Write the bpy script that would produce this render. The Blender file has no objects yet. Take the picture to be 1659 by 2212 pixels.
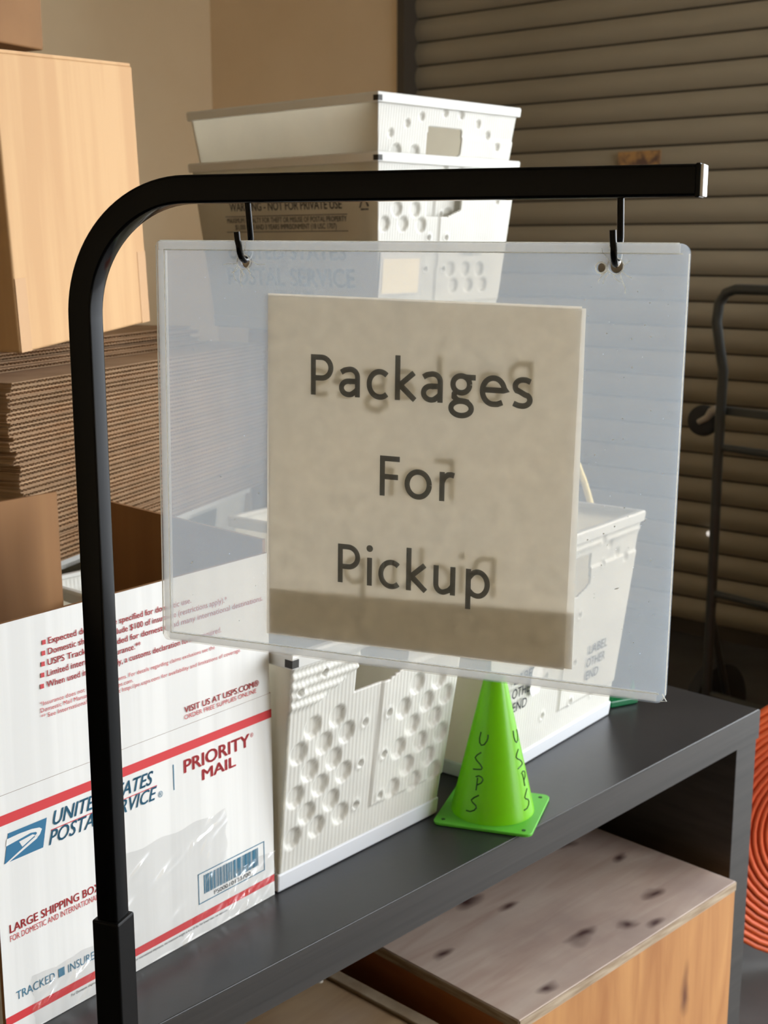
import bpy, bmesh, math, random
from mathutils import Vector, Matrix

random.seed(7)
R = math.radians
sc = bpy.context.scene
col = sc.collection

# ------------------------------------------------------------------ camera
cam_d = bpy.data.cameras.new('camera')
cam = bpy.data.objects.new('camera', cam_d)
col.objects.link(cam)
cam.location = (0, 0, 1.41)
cam.rotation_euler = (R(90 - 11.624), 0, 0)
cam_d.sensor_fit = 'VERTICAL'
cam_d.sensor_height = 36
cam_d.sensor_width = 27
cam_d.lens = 2800 / 2212 * 36
cam_d.clip_start = 0.02
cam_d.dof.use_dof = True
cam_d.dof.focus_distance = 0.90
cam_d.dof.aperture_fstop = 18
sc.camera = cam

# ------------------------------------------------------------------ sky, light, exposure
world = bpy.data.worlds.new('daylight')
sc.world = world
world.use_nodes = True
bg = world.node_tree.nodes['Background']
bg.inputs[0].default_value = (0.90, 0.95, 1.0, 1)
bg.inputs[1].default_value = 10.6
sc.view_settings.view_transform = 'Standard'
sc.view_settings.look = 'None'
sc.view_settings.gamma = 1
sc.view_settings.use_curve_mapping = False
sc.view_settings.exposure = 0.0
sc.cycles.max_bounces = 6
sc.cycles.diffuse_bounces = 4
sc.cycles.glossy_bounces = 2
sc.cycles.transmission_bounces = 4
sc.cycles.transparent_max_bounces = 12
sc.cycles.caustics_reflective = False
sc.cycles.caustics_refractive = False
sc.cycles.use_light_tree = False

# room frame: u = along the roll-up door (to the right, towards the camera), v = into the room's depth
D1 = Vector((math.cos(R(-40)), math.sin(R(-40)), 0))
D2 = Vector((-D1.y, D1.x, 0))
ROOM = Matrix.Rotation(R(-40), 4, 'Z')
U0, U1 = -4.52, 2.3          # left wall, right wall
V0, V1 = -3.2, 4.18          # wall behind the camera, wall with the roll-up door
CEIL = 3.5
OPEN_V0, OPEN_V1, OPEN_H = 1.85, 3.7, 2.9   # open doorway in the right wall
OPEN_U0, OPEN_U1, OPEN_H2 = -0.85, 2.15, 3.2                # second open doorway, beside the closed roll-up door

# light portals in the two open doorways (they give no light themselves, they only point the renderer at the sky)
def portal(c, zdir, xdir, w, h):
    pl = bpy.data.lights.new('doorway_portal', 'AREA')
    pl.shape = 'RECTANGLE'
    pl.size = w
    pl.size_y = h
    pl.cycles.is_portal = True
    po = bpy.data.objects.new('doorway_portal', pl)
    col.objects.link(po)
    y = zdir.cross(xdir)
    po.matrix_world = Matrix(((xdir.x, y.x, zdir.x, c.x), (xdir.y, y.y, zdir.y, c.y), (xdir.z, y.z, zdir.z, c.z), (0, 0, 0, 1)))


portal(D1 * (U1 + 0.02) + D2 * ((OPEN_V0 + OPEN_V1) / 2) + Vector((0, 0, OPEN_H / 2)), D1, D2, OPEN_V1 - OPEN_V0, OPEN_H)
portal(D2 * (V1 + 0.02) + D1 * ((OPEN_U0 + OPEN_U1) / 2) + Vector((0, 0, OPEN_H2 / 2)), D2, -D1, OPEN_U1 - OPEN_U0, OPEN_H2)


# ------------------------------------------------------------------ materials
def lin(c):
    c = c / 255
    return c / 12.92 if c <= 0.04045 else ((c + 0.055) / 1.055) ** 2.4


def rgb(r, g, b):
    return (lin(r), lin(g), lin(b), 1)


def new_mat(name):
    m = bpy.data.materials.new(name)
    m.use_nodes = True
    nt = m.node_tree
    return m, nt, nt.nodes['Principled BSDF'], nt.nodes['Material Output']


def N(nt, kind, **kw):
    n = nt.nodes.new(kind)
    for k, v in kw.items():
        if k.startswith('i_'):
            n.inputs[k[2:].replace('_', ' ')].default_value = v
        else:
            setattr(n, k, v)
    return n


def coords(nt, scale=(1, 1, 1), rot=(0, 0, 0)):
    tc = N(nt, 'ShaderNodeTexCoord')
    mp = N(nt, 'ShaderNodeMapping')
    mp.inputs['Scale'].default_value = scale
    mp.inputs['Rotation'].default_value = rot
    nt.links.new(tc.outputs['Object'], mp.inputs[0])
    return mp.outputs[0]


def plain(name, c, rough=0.5, metal=0.0, spec=0.5, c2=None, scale=8, stretch=(1, 1, 1), bump=0.0, bscale=None, detail=4, contrast=(0.35, 0.65), trans=0.0, coat=0.0):
    m, nt, b, out = new_mat(name)
    b.inputs['Roughness'].default_value = rough
    b.inputs['Metallic'].default_value = metal
    b.inputs['Specular IOR Level'].default_value = spec
    b.inputs['Coat Weight'].default_value = coat
    b.inputs['Base Color'].default_value = c
    base = None
    if c2 is not None:
        v = coords(nt, stretch)
        nz = N(nt, 'ShaderNodeTexNoise', i_Scale=scale, i_Detail=detail)
        nt.links.new(v, nz.inputs['Vector'])
        rp = N(nt, 'ShaderNodeValToRGB')
        rp.color_ramp.elements[0].position = contrast[0]
        rp.color_ramp.elements[1].position = contrast[1]
        rp.color_ramp.elements[0].color = c
        rp.color_ramp.elements[1].color = c2
        nt.links.new(nz.outputs[0], rp.inputs[0])
        nt.links.new(rp.outputs[0], b.inputs['Base Color'])
        base = rp.outputs[0]
    if bump:
        v = coords(nt, stretch)
        nz = N(nt, 'ShaderNodeTexNoise', i_Scale=bscale or scale * 4, i_Detail=3)
        nt.links.new(v, nz.inputs['Vector'])
        bp = N(nt, 'ShaderNodeBump', i_Strength=bump, i_Distance=0.002)
        nt.links.new(nz.outputs[0], bp.inputs['Height'])
        nt.links.new(bp.outputs[0], b.inputs['Normal'])
    if trans:
        tl = N(nt, 'ShaderNodeBsdfTranslucent')
        tl.inputs[0].default_value = c
        if base:
            nt.links.new(base, tl.inputs[0])
        mx = N(nt, 'ShaderNodeMixShader')
        mx.inputs[0].default_value = trans
        nt.links.new(b.outputs[0], mx.inputs[1])
        nt.links.new(tl.outputs[0], mx.inputs[2])
        nt.links.new(mx.outputs[0], out.inputs[0])
    return m


def acrylic(name, haze, tint, gloss=0.05, clear=0.96, rough=0.08, mottle=True):
    # clear sheet with a scuffed, milky haze
    m, nt, b, out = new_mat(name)
    nt.nodes.remove(b)
    tp = N(nt, 'ShaderNodeBsdfTransparent')
    tp.inputs[0].default_value = clear if isinstance(clear, tuple) else (clear, clear, clear, 1)
    tl = N(nt, 'ShaderNodeBsdfTranslucent')
    tl.inputs[0].default_value = tint
    df = N(nt, 'ShaderNodeBsdfDiffuse')
    df.inputs[0].default_value = tint
    md = N(nt, 'ShaderNodeMixShader')
    md.inputs[0].default_value = 0.35
    nt.links.new(tl.outputs[0], md.inputs[1])
    nt.links.new(df.outputs[0], md.inputs[2])
    mx = N(nt, 'ShaderNodeMixShader')
    if mottle:
        v = coords(nt)
        nz = N(nt, 'ShaderNodeTexNoise', i_Scale=9, i_Detail=5)
        nt.links.new(v, nz.inputs['Vector'])
        mr = N(nt, 'ShaderNodeMapRange')
        mr.inputs[1].default_value = 0.3
        mr.inputs[2].default_value = 0.7
        mr.inputs[3].default_value = haze * 0.88
        mr.inputs[4].default_value = haze * 1.12
        nt.links.new(nz.outputs[0], mr.inputs[0])
        nt.links.new(mr.outputs[0], mx.inputs[0])
    else:
        mx.inputs[0].default_value = haze
    nt.links.new(tp.outputs[0], mx.inputs[1])
    nt.links.new(md.outputs[0], mx.inputs[2])
    gl = N(nt, 'ShaderNodeBsdfGlossy')
    gl.inputs['Roughness'].default_value = rough
    fr = N(nt, 'ShaderNodeFresnel')
    fr.inputs[0].default_value = 1.45
    m2 = N(nt, 'ShaderNodeMixShader')
    if gloss < 0:
        nt.links.new(fr.outputs[0], m2.inputs[0])
    else:
        m2.inputs[0].default_value = gloss
    nt.links.new(mx.outputs[0], m2.inputs[1])
    nt.links.new(gl.outputs[0], m2.inputs[2])
    nt.links.new(m2.outputs[0], out.inputs[0])
    return m


def paper_mat(name, c, trans=0.45):
    m, nt, b, out = new_mat(name)
    b.inputs['Roughness'].default_value = 0.9
    b.inputs['Specular IOR Level'].default_value = 0.1
    v = coords(nt)
    nz = N(nt, 'ShaderNodeTexNoise', i_Scale=110, i_Detail=5)
    nt.links.new(v, nz.inputs['Vector'])
    rp = N(nt, 'ShaderNodeValToRGB')
    rp.color_ramp.elements[0].position = 0.3
    rp.color_ramp.elements[1].position = 0.7
    rp.color_ramp.elements[0].color = tuple(x * 0.9 for x in c[:3]) + (1,)
    rp.color_ramp.elements[1].color = c
    nt.links.new(nz.outputs[0], rp.inputs[0])
    nt.links.new(rp.outputs[0], b.inputs['Base Color'])
    tl = N(nt, 'ShaderNodeBsdfTranslucent')
    nt.links.new(rp.outputs[0], tl.inputs[0])
    mx = N(nt, 'ShaderNodeMixShader')
    mx.inputs[0].default_value = trans
    nt.links.new(b.outputs[0], mx.inputs[1])
    nt.links.new(tl.outputs[0], mx.inputs[2])
    nt.links.new(mx.outputs[0], out.inputs[0])
    return m


def tub_mat(name, c, trans=0.3, lines='X'):
    # fluted plastic sheet: fine parallel ribs, a little light comes through
    m, nt, b, out = new_mat(name)
    b.inputs['Roughness'].default_value = 0.38
    b.inputs['Base Color'].default_value = c
    v = coords(nt)
    wv = N(nt, 'ShaderNodeTexWave', i_Scale=55.0, i_Distortion=0.6)
    wv.bands_direction = lines
    nt.links.new(v, wv.inputs['Vector'])
    nz = N(nt, 'ShaderNodeTexNoise', i_Scale=14.0, i_Detail=5)
    nt.links.new(v, nz.inputs['Vector'])
    ad = N(nt, 'ShaderNodeMath', operation='ADD')
    nt.links.new(wv.outputs['Fac'], ad.inputs[0])
    nt.links.new(nz.outputs[0], ad.inputs[1])
    bp = N(nt, 'ShaderNodeBump', i_Strength=0.25, i_Distance=0.001)
    nt.links.new(ad.outputs[0], bp.inputs['Height'])
    nt.links.new(bp.outputs[0], b.inputs['Normal'])
    rp = N(nt, 'ShaderNodeValToRGB')
    rp.color_ramp.elements[0].position = 0.25
    rp.color_ramp.elements[1].position = 0.6
    rp.color_ramp.elements[0].color = tuple(x * 0.86 for x in c[:3]) + (1,)
    rp.color_ramp.elements[1].color = c
    nt.links.new(nz.outputs[0], rp.inputs[0])
    nt.links.new(rp.outputs[0], b.inputs['Base Color'])
    tl = N(nt, 'ShaderNodeBsdfTranslucent')
    tl.inputs[0].default_value = c
    mx = N(nt, 'ShaderNodeMixShader')
    mx.inputs[0].default_value = trans
    nt.links.new(b.outputs[0], mx.inputs[1])
    nt.links.new(tl.outputs[0], mx.inputs[2])
    nt.links.new(mx.outputs[0], out.inputs[0])
    return m


def wood_mat(name, c, c2, knot, stretch, rough=0.6, knots=True, kscale=9.0, kthr=0.13, grain=18, dirt=None):
    m, nt, b, out = new_mat(name)
    b.inputs['Roughness'].default_value = rough
    v = coords(nt, stretch)
    nz = N(nt, 'ShaderNodeTexNoise', i_Scale=grain, i_Detail=8, i_Distortion=0.8)
    nt.links.new(v, nz.inputs['Vector'])
    rp = N(nt, 'ShaderNodeValToRGB')
    rp.color_ramp.elements[0].position = 0.32
    rp.color_ramp.elements[1].position = 0.7
    rp.color_ramp.elements[0].color = c
    rp.color_ramp.elements[1].color = c2
    nt.links.new(nz.outputs[0], rp.inputs[0])
    last = rp.outputs[0]
    if dirt is not None:
        v3 = coords(nt)
        n3 = N(nt, 'ShaderNodeTexNoise', i_Scale=5.0, i_Detail=6)
        nt.links.new(v3, n3.inputs['Vector'])
        r3 = N(nt, 'ShaderNodeValToRGB')
        r3.color_ramp.elements[0].position = 0.45
        r3.color_ramp.elements[1].position = 0.68
        r3.color_ramp.elements[0].color = (0, 0, 0, 1)
        r3.color_ramp.elements[1].color = (0.7, 0.7, 0.7, 1)
        nt.links.new(n3.outputs[0], r3.inputs[0])
        m3 = N(nt, 'ShaderNodeMix', data_type='RGBA')
        nt.links.new(r3.outputs[0], m3.inputs[0])
        nt.links.new(last, m3.inputs[6])
        m3.inputs[7].default_value = dirt
        last = m3.outputs[2]
    if knots:
        v2 = coords(nt, tuple(1.0 if s > 5 else 0.5 for s in stretch), (R(90), 0, 0) if stretch[2] < 5 else (0, 0, 0))
        n2 = N(nt, 'ShaderNodeTexNoise', i_Scale=14.0, i_Detail=3)
        nt.links.new(v2, n2.inputs['Vector'])
        mxv = N(nt, 'ShaderNodeMix', data_type='VECTOR')
        mxv.inputs[0].default_value = 0.06
        nt.links.new(v2, mxv.inputs[4])
        nt.links.new(n2.outputs['Color'], mxv.inputs[5])
        vo = N(nt, 'ShaderNodeTexVoronoi', i_Scale=kscale)
        vo.voronoi_dimensions = '2D'
        nt.links.new(mxv.outputs[1], vo.inputs['Vector'])
        kr = N(nt, 'ShaderNodeValToRGB')
        kr.color_ramp.elements[0].position = 0.02
        kr.color_ramp.elements[0].color = (1, 1, 1, 1)
        kr.color_ramp.elements[1].position = kthr
        kr.color_ramp.elements[1].color = (0, 0, 0, 1)
        nt.links.new(vo.outputs['Distance'], kr.inputs[0])
        mk = N(nt, 'ShaderNodeMix', data_type='RGBA')
        nt.links.new(kr.outputs[0], mk.inputs[0])
        nt.links.new(last, mk.inputs[6])
        mk.inputs[7].default_value = knot
        last = mk.outputs[2]
    nt.links.new(last, b.inputs['Base Color'])
    bp = N(nt, 'ShaderNodeBump', i_Strength=0.15, i_Distance=0.001)
    nt.links.new(nz.outputs[0], bp.inputs['Height'])
    nt.links.new(bp.outputs[0], b.inputs['Normal'])
    return m


M = {}
M['wall'] = plain('wall_paint', rgb(234, 212, 176), 0.85, c2=rgb(226, 202, 164), scale=1.5, bump=0.05)
M['wall_back'] = plain('wall_paint_tan', rgb(240, 217, 184), 0.85, c2=rgb(232, 207, 172), scale=1.5, bump=0.05)
M['ceiling'] = plain('ceiling_paint', rgb(220, 212, 196), 0.9)
M['floor'] = plain('concrete', rgb(76, 75, 74), 0.6, c2=rgb(58, 57, 56), scale=4, bump=0.1)
M['asphalt'] = plain('pavement', rgb(150, 150, 150), 0.9, c2=rgb(130, 130, 132), scale=2)
M['slat'] = plain('door_paint', rgb(164, 154, 134), 0.6, c2=rgb(150, 140, 120), scale=3, stretch=(0.4, 1, 1))
M['frame_dark'] = plain('door_guide_steel', rgb(70, 62, 52), 0.5)
M['black'] = plain('black_enamel', (0.002, 0.002, 0.002, 1), 0.13, spec=0.14)
M['black_satin'] = plain('black_satin', (0.003, 0.003, 0.003, 1), 0.40, spec=0.15)
M['cap'] = plain('pale_end_cap', rgb(235, 235, 238), 0.4)
M['pane'] = acrylic('hazy_acrylic', 0.185, (0.71, 0.84, 1.0, 1), gloss=0.025, clear=(0.995, 0.968, 0.925, 1))
M['pane_edge'] = acrylic('acrylic_edge', 0.34, (0.92, 0.94, 0.95, 1), gloss=0.05, mottle=False)
M['crack'] = plain('crazed_acrylic', rgb(250, 250, 246), 0.4, trans=0.75)
M['dust'] = plain('dust', rgb(240, 240, 235), 0.8, trans=0.3)
M['paper'] = paper_mat('white_paper', (0.93, 0.89, 0.81, 1), 0.67)
M['ink_back'] = plain('toner_through_paper', (0.56, 0.51, 0.40, 1), 0.8, spec=0.1, trans=0.75)
M['ink'] = plain('toner', (0.030, 0.028, 0.022, 1), 0.7, spec=0.2)
M['white_board'] = plain('white_cardboard', rgb(233, 233, 230), 0.6, c2=rgb(225, 225, 222), scale=60, stretch=(1, 1, 0.03), bump=0.08, bscale=80, contrast=(0.4, 0.6))
M['kraft'] = plain('kraft_cardboard', rgb(205, 165, 118), 0.75, c2=rgb(196, 154, 108), scale=30, stretch=(1, 1, 0.06), bump=0.04, contrast=(0.4, 0.6))
M['kraft_in'] = plain('kraft_cardboard_inside', rgb(150, 108, 66), 0.8, c2=rgb(140, 99, 60), scale=30, stretch=(1, 1, 0.06))
M['kraft_dark'] = plain('kraft_cardboard_brown', rgb(150, 108, 64), 0.75, c2=rgb(140, 100, 58), scale=10)
M['sheet'] = plain('corrugated_sheet', rgb(184, 152, 118), 0.85, c2=rgb(172, 134, 96), scale=14)
M['sheet_b'] = plain('corrugated_sheet_grey', rgb(178, 146, 112), 0.85, c2=rgb(160, 128, 94), scale=14)
M['red'] = plain('red_print', rgb(206, 52, 56), 0.6)
M['red_txt'] = plain('red_lettering', rgb(196, 62, 66), 0.6)
M['blue'] = plain('blue_print', rgb(38, 108, 146), 0.6)
M['blue_txt'] = plain('blue_lettering', rgb(52, 116, 146), 0.6)
M['blue_pale'] = plain('blue_bars', rgb(104, 146, 182), 0.6)
M['grey_txt'] = plain('grey_lettering', rgb(82, 80, 82), 0.6)
M['dark_txt'] = plain('dark_lettering', rgb(56, 60, 66), 0.6)
M['tub'] = tub_mat('fluted_plastic', rgb(240, 239, 232), 0.30, 'X')
M['tub_side'] = tub_mat('fluted_plastic_side', rgb(244, 240, 228), 0.6, 'Y')
M['tub_rim'] = plain('plastic_rim', rgb(242, 242, 238), 0.35, trans=0.25)
M['tub_base'] = plain('plastic_base', rgb(232, 235, 240), 0.4, trans=0.2)
M['dark_clip'] = plain('dark_gap', rgb(40, 36, 30), 0.6)
M['label_card'] = plain('cream_card', rgb(250, 236, 204), 0.6)
M['sticker'] = plain('torn_sticker', rgb(244, 244, 244), 0.7, bump=0.2, scale=30)
M['green'] = plain('lime_plastic', (0.215, 0.63, 0.002, 1), 0.28, spec=0.5, trans=0.30)
M['green_base'] = plain('lime_plastic_base', (0.14, 0.58, 0.05, 1), 0.35, trans=0.25)
M['marker'] = plain('marker_ink', (0.006, 0.05, 0.004, 1), 0.6)
M['table_top'] = plain('black_brown_laminate', (0.016, 0.016, 0.018, 1), 0.33, spec=0.5, c2=(0.026, 0.026, 0.028, 1), scale=5, bump=0.04, bscale=60)
M['table_edge'] = plain('black_brown_edge', (0.024, 0.021, 0.018, 1), 0.45, c2=(0.038, 0.033, 0.029, 1), scale=12, stretch=(0.12, 1, 6), bump=0.12, bscale=30)
M['ply_top'] = wood_mat('weathered_plywood', rgb(196, 178, 164), rgb(176, 152, 138), rgb(74, 48, 44), (2, 14, 14), 0.55, True, 13.0, 0.14, 3.0, dirt=rgb(150, 130, 122))
M['ply_side'] = wood_mat('plywood', rgb(186, 134, 80), rgb(160, 106, 58), rgb(100, 56, 24), (10, 10, 1.2), 0.6, True, 6.0, 0.11, 3.0)
M['ply_dark'] = wood_mat('plywood_brown', rgb(170, 104, 54), rgb(150, 88, 44), rgb(90, 50, 26), (10, 2, 10), 0.6, False, 5, 0.1, 3.0)
M['ply_edge'] = plain('plywood_edge', rgb(176, 158, 134), 0.7, c2=rgb(140, 118, 92), scale=20, stretch=(1, 1, 12))
M['ply_two'] = wood_mat('plywood_worn', rgb(176, 148, 112), rgb(150, 120, 88), rgb(90, 60, 40), (2, 12, 12), 0.6, True, 4.0, 0.1, 3.0, dirt=rgb(170, 150, 132))
M['orange'] = plain('orange_hose', rgb(214, 92, 40), 0.5, c2=rgb(196, 78, 40), scale=5)
M['truck'] = plain('dark_tube_steel', rgb(66, 70, 70), 0.38)
M['rubber'] = plain('rubber', rgb(40, 40, 40), 0.7)
M['caster'] = plain('pale_metal', rgb(176, 168, 154), 0.4)
M['yellow'] = plain('yellow_rope', rgb(254, 238, 170), 0.7, bump=0.4, scale=60)
M['dark_green'] = plain('dark_green_plastic', (0.0, 0.16, 0.05, 1), 0.2, trans=0.2)
M['bolt'] = plain('bolt_metal', rgb(235, 215, 200), 0.3)
M['tape_brown'] = plain('packing_tape_brown', rgb(192, 150, 104), 0.6)


# ------------------------------------------------------------------ mesh helpers
class MB:
    def __init__(self):
        self.v, self.f = [], []

    def add(self, vs, fs, mat=None):
        o = len(self.v)
        self.v += [tuple(mat @ Vector(p)) if mat else tuple(p) for p in vs]
        self.f += [tuple(i + o for i in f) for f in fs]
        return self

    def box(self, x0, x1, y0, y1, z0, z1, mat=None):
        vs = [(x0, y0, z0), (x1, y0, z0), (x1, y1, z0), (x0, y1, z0), (x0, y0, z1), (x1, y0, z1), (x1, y1, z1), (x0, y1, z1)]
        fs = [(3, 2, 1, 0), (4, 5, 6, 7), (0, 1, 5, 4), (1, 2, 6, 5), (2, 3, 7, 6), (3, 0, 4, 7)]
        return self.add(vs, fs, mat)

    def prism(self, poly, z0, z1, mat=None):
        n = len(poly)
        vs = [(x, y, z0) for x, y in poly] + [(x, y, z1) for x, y in poly]
        fs = [tuple(range(n - 1, -1, -1)), tuple(range(n, 2 * n))] + [(i, (i + 1) % n, n + (i + 1) % n, n + i) for i in range(n)]
        return self.add(vs, fs, mat)

    def poly_xz(self, poly, y):
        # flat print on a face that looks along -y
        return self.add([(x, y, z) for x, z in poly], [tuple(range(len(poly)))])

    def tube(self, pts, r, seg=10, closed=False, caps=True, sec=None):
        pts = [Vector(p) for p in pts]
        n = len(pts)
        tang = []
        for i in range(n):
            a = pts[(i - 1) % n] if (closed or i > 0) else pts[i]
            b = pts[(i + 1) % n] if (closed or i < n - 1) else pts[i]
            tang.append((b - a).normalized())
        t = tang[0]
        ref = Vector((0, 0, 1)) if abs(t.z) < 0.9 else Vector((1, 0, 0))
        nrm = (ref - t * ref.dot(t)).normalized()
        rings = []
        for i in range(n):
            t = tang[i]
            nrm = (nrm - t * nrm.dot(t)).normalized()
            bn = t.cross(nrm)
            rr = r[i] if isinstance(r, (list, tuple)) else r
            if sec:
                rings.append([pts[i] + nrm * a + bn * b for a, b in sec])
            else:
                rings.append([pts[i] + (nrm * math.cos(2 * math.pi * k / seg) + bn * math.sin(2 * math.pi * k / seg)) * rr for k in range(seg)])
        s = len(rings[0])
        vs = [p for rg in rings for p in rg]
        fs = []
        m = n if closed else n - 1
        for i in range(m):
            j = (i + 1) % n
            for k in range(s):
                l = (k + 1) % s
                fs.append((i * s + k, i * s + l, j * s + l, j * s + k))
        if caps and not closed:
            fs.append(tuple(range(s - 1, -1, -1)))
            fs.append(tuple((n - 1) * s + k for k in range(s)))
        return self.add(vs, fs)

    def lathe(self, prof, seg=48, mat=None):
        vs, fs = [], []
        n = len(prof)
        for k in range(seg):
            a = 2 * math.pi * k / seg
            vs += [(r * math.cos(a), r * math.sin(a), z) for r, z in prof]
        for k in range(seg):
            l = (k + 1) % seg
            for i in range(n - 1):
                fs.append((k * n + i, l * n + i, l * n + i + 1, k * n + i + 1))
        return self.add(vs, fs, mat)

    def mesh(self, name):
        me = bpy.data.meshes.new(name)
        me.from_pydata(self.v, [], self.f)
        me.update()
        return me

    def build(self, name, mat, parent=None, smooth=0, bevel=0.0, seg=2, fix=True):
        me = self.mesh(name)
        if fix:
            bm = bmesh.new()
            bm.from_mesh(me)
            bmesh.ops.recalc_face_normals(bm, faces=bm.faces)
            bm.to_mesh(me)
            bm.free()
        me.materials.append(mat)
        if smooth:
            me.polygons.foreach_set('use_smooth', [True] * len(me.polygons))
            me.set_sharp_from_angle(angle=R(smooth))
        o = bpy.data.objects.new(name, me)
        col.objects.link(o)
        if parent:
            o.parent = parent
        if bevel:
            b = o.modifiers.new('bevel', 'BEVEL')
            b.width = bevel
            b.segments = seg
            b.limit_method = 'ANGLE'
            b.angle_limit = R(40)
        return o


def tag(o, label=None, cat=None, group=None, kind=None):
    if label:
        o['label'] = label
    if cat:
        o['category'] = cat
    if group:
        o['group'] = group
    if kind:
        o['kind'] = kind
    return o


def thing(name, label, cat, mat=None, group=None):
    o = bpy.data.objects.new(name, None)
    o.empty_display_size = 0.05
    col.objects.link(o)
    if mat is not None:
        o.matrix_world = mat
    return tag(o, label, cat, group)


def at(x, y, z, yaw=0.0):
    return Matrix.Translation((x, y, z)) @ Matrix.Rotation(R(yaw), 4, 'Z')


_cap = 0.682


def text_mesh(s):
    c = bpy.data.curves.new('t', 'FONT')
    c.body = s
    c.resolution_u = 3
    o = bpy.data.objects.new('t', c)
    col.objects.link(o)
    dg = bpy.context.evaluated_depsgraph_get()
    me = bpy.data.meshes.new_from_object(o.evaluated_get(dg))
    bpy.data.objects.remove(o)
    bpy.data.curves.remove(c)
    return me


def print_text(parent, s, x0, z0, width, height, mat, y=-0.0004, slant=0.0, bold=0.0, name='printed_text', mirror=False, flip=None):
    # lettering printed on a face that looks along -y; height = capital height, width = full width
    me = text_mesh(s)
    if bold:
        bm = bmesh.new()
        for dx, dz in ((-bold, 0), (bold, 0), (0, 0.6 * bold), (0, -0.6 * bold)):
            n0 = len(bm.verts)
            bm.from_mesh(me)
            bm.verts.ensure_lookup_table()
            for v in bm.verts[n0:]:
                v.co.x += dx
                v.co.y += dz
        bm.to_mesh(me)
        bm.free()
    xs = [v.co.x for v in me.vertices]
    mn, mx = min(xs), max(xs)
    sx = width / (mx - mn)
    sy = height / _cap
    for v in me.vertices:
        X = (v.co.x - mn) * sx
        Z = v.co.y * sy
        X += Z * slant
        v.co = (x0 + X, y, z0 + Z)
    if flip is not None:
        for v in me.vertices:
            v.co = flip @ v.co
    me.materials.clear()
    me.materials.append(mat)
    me.name = name
    o = bpy.data.objects.new(name, me)
    col.objects.link(o)
    if parent:
        o.parent = parent
    return o


def structure(o):
    o['kind'] = 'structure'
    return o


# ------------------------------------------------------------------ the room
def room_box(name, u0, u1, v0, v1, z0, z1, mat, top=True, parent=None):
    o = MB().box(u0, u1, v0, v1, z0, z1).build(name, mat, parent)
    if not parent:
        o.matrix_world = ROOM
        structure(o)
    return o


room_box('floor', U0 - 0.2, U1 + 0.2, V0 - 0.2, V1 + 0.3, -0.12, 0, M['floor'])
m = MB()
m.box(U1 + 0.2, U1 + 30, V0 - 25, V1 + 30, -0.16, -0.04)
m.box(U0 - 10, U1 + 0.2, V1 + 0.3, V1 + 30, -0.16, -0.04)
o = m.build('ground', M['asphalt'])
o.matrix_world = ROOM
structure(o)
room_box('ceiling', U0 - 0.2, U1 + 0.2, V0 - 0.2, V1 + 0.3, CEIL, CEIL + 0.15, M['ceiling'])
room_box('wall_left', U0 - 0.2, U0, V0 - 0.2, V1 + 0.2, 0, CEIL, M['wall'])
room_box('wall_near', U0, U1, V0 - 0.2, V0, 0, CEIL, M['wall'])
# right wall around the open doorway
m = MB()
m.box(U1, U1 + 0.2, V0 - 0.2, OPEN_V0, 0, CEIL)
m.box(U1, U1 + 0.2, OPEN_V1, V1 + 0.2, 0, CEIL)
m.box(U1, U1 + 0.2, OPEN_V0, OPEN_V1, OPEN_H, CEIL)
o = m.build('wall_right', M['wall'])
o.matrix_world = ROOM
structure(o)
# back wall with the roll-up door
DU0, DU1, DH = -3.43, -1.0, 3.2
m = MB()
m.box(U0, DU0, V1, V1 + 0.2, 0, CEIL)
m.box(DU1, OPEN_U0, V1, V1 + 0.2, 0, CEIL)
m.box(OPEN_U1, U1, V1, V1 + 0.2, 0, CEIL)
m.box(OPEN_U0, OPEN_U1, V1, V1 + 0.2, OPEN_H2, CEIL)
m.box(DU0, DU1, V1, V1 + 0.2, DH, CEIL)
o = m.build('wall_back', M['wall_back'])
o.matrix_world = ROOM
structure(o)
# unseen half-height partition, added to keep daylight off the lower roll-up door
room_box('wall_shade_blocker', -1.05, -0.95, 2.75, V1, 0, 1.35, M['wall'])
m = MB()
m.box(DU0, DU0 + 0.035, V1 - 0.012, V1 + 0.1, 0, DH)
o = m.build('trim_1', M['frame_dark'])
o.matrix_world = ROOM
structure(o)

door = bpy.data.objects.new('door_1', None)
col.objects.link(door)
door.matrix_world = ROOM
structure(door)
tag(door, 'tan slatted steel roll-up door, closed, behind the shelving')
PITCH = 0.0895
prof = []
for k in range(9):
    a = k / 8
    prof.append((-0.016 * math.sin(math.pi * min(1, a * 1.02)) ** 0.8, PITCH * 0.045 + a * PITCH * 0.91))
sm = MB()
vs, fs = [], []
n = len(prof)
for s, u in enumerate((DU0 + 0.02, DU1 - 0.02)):
    vs += [(u, V1 + 0.075 + d, z) for d, z in prof]
    vs += [(u, V1 + 0.085, prof[-1][1]), (u, V1 + 0.085, prof[0][1])]
n2 = n + 2
for i in range(n2):
    j = (i + 1) % n2
    fs.append((i, j, n2 + j, n2 + i))
fs += [tuple(range(n2)), tuple(range(2 * n2 - 1, n2 - 1, -1))]
sm.add(vs, fs)
first = sm.build('slat', M['slat'], door, smooth=40)
zbase = 1.2165 - 13 * PITCH
first.location.z = zbase
k = 1
while zbase + (k + 1) * PITCH < DH + 0.05:
    o = first.copy()
    col.objects.link(o)
    o.location.z = zbase + k * PITCH
    k += 1
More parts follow.
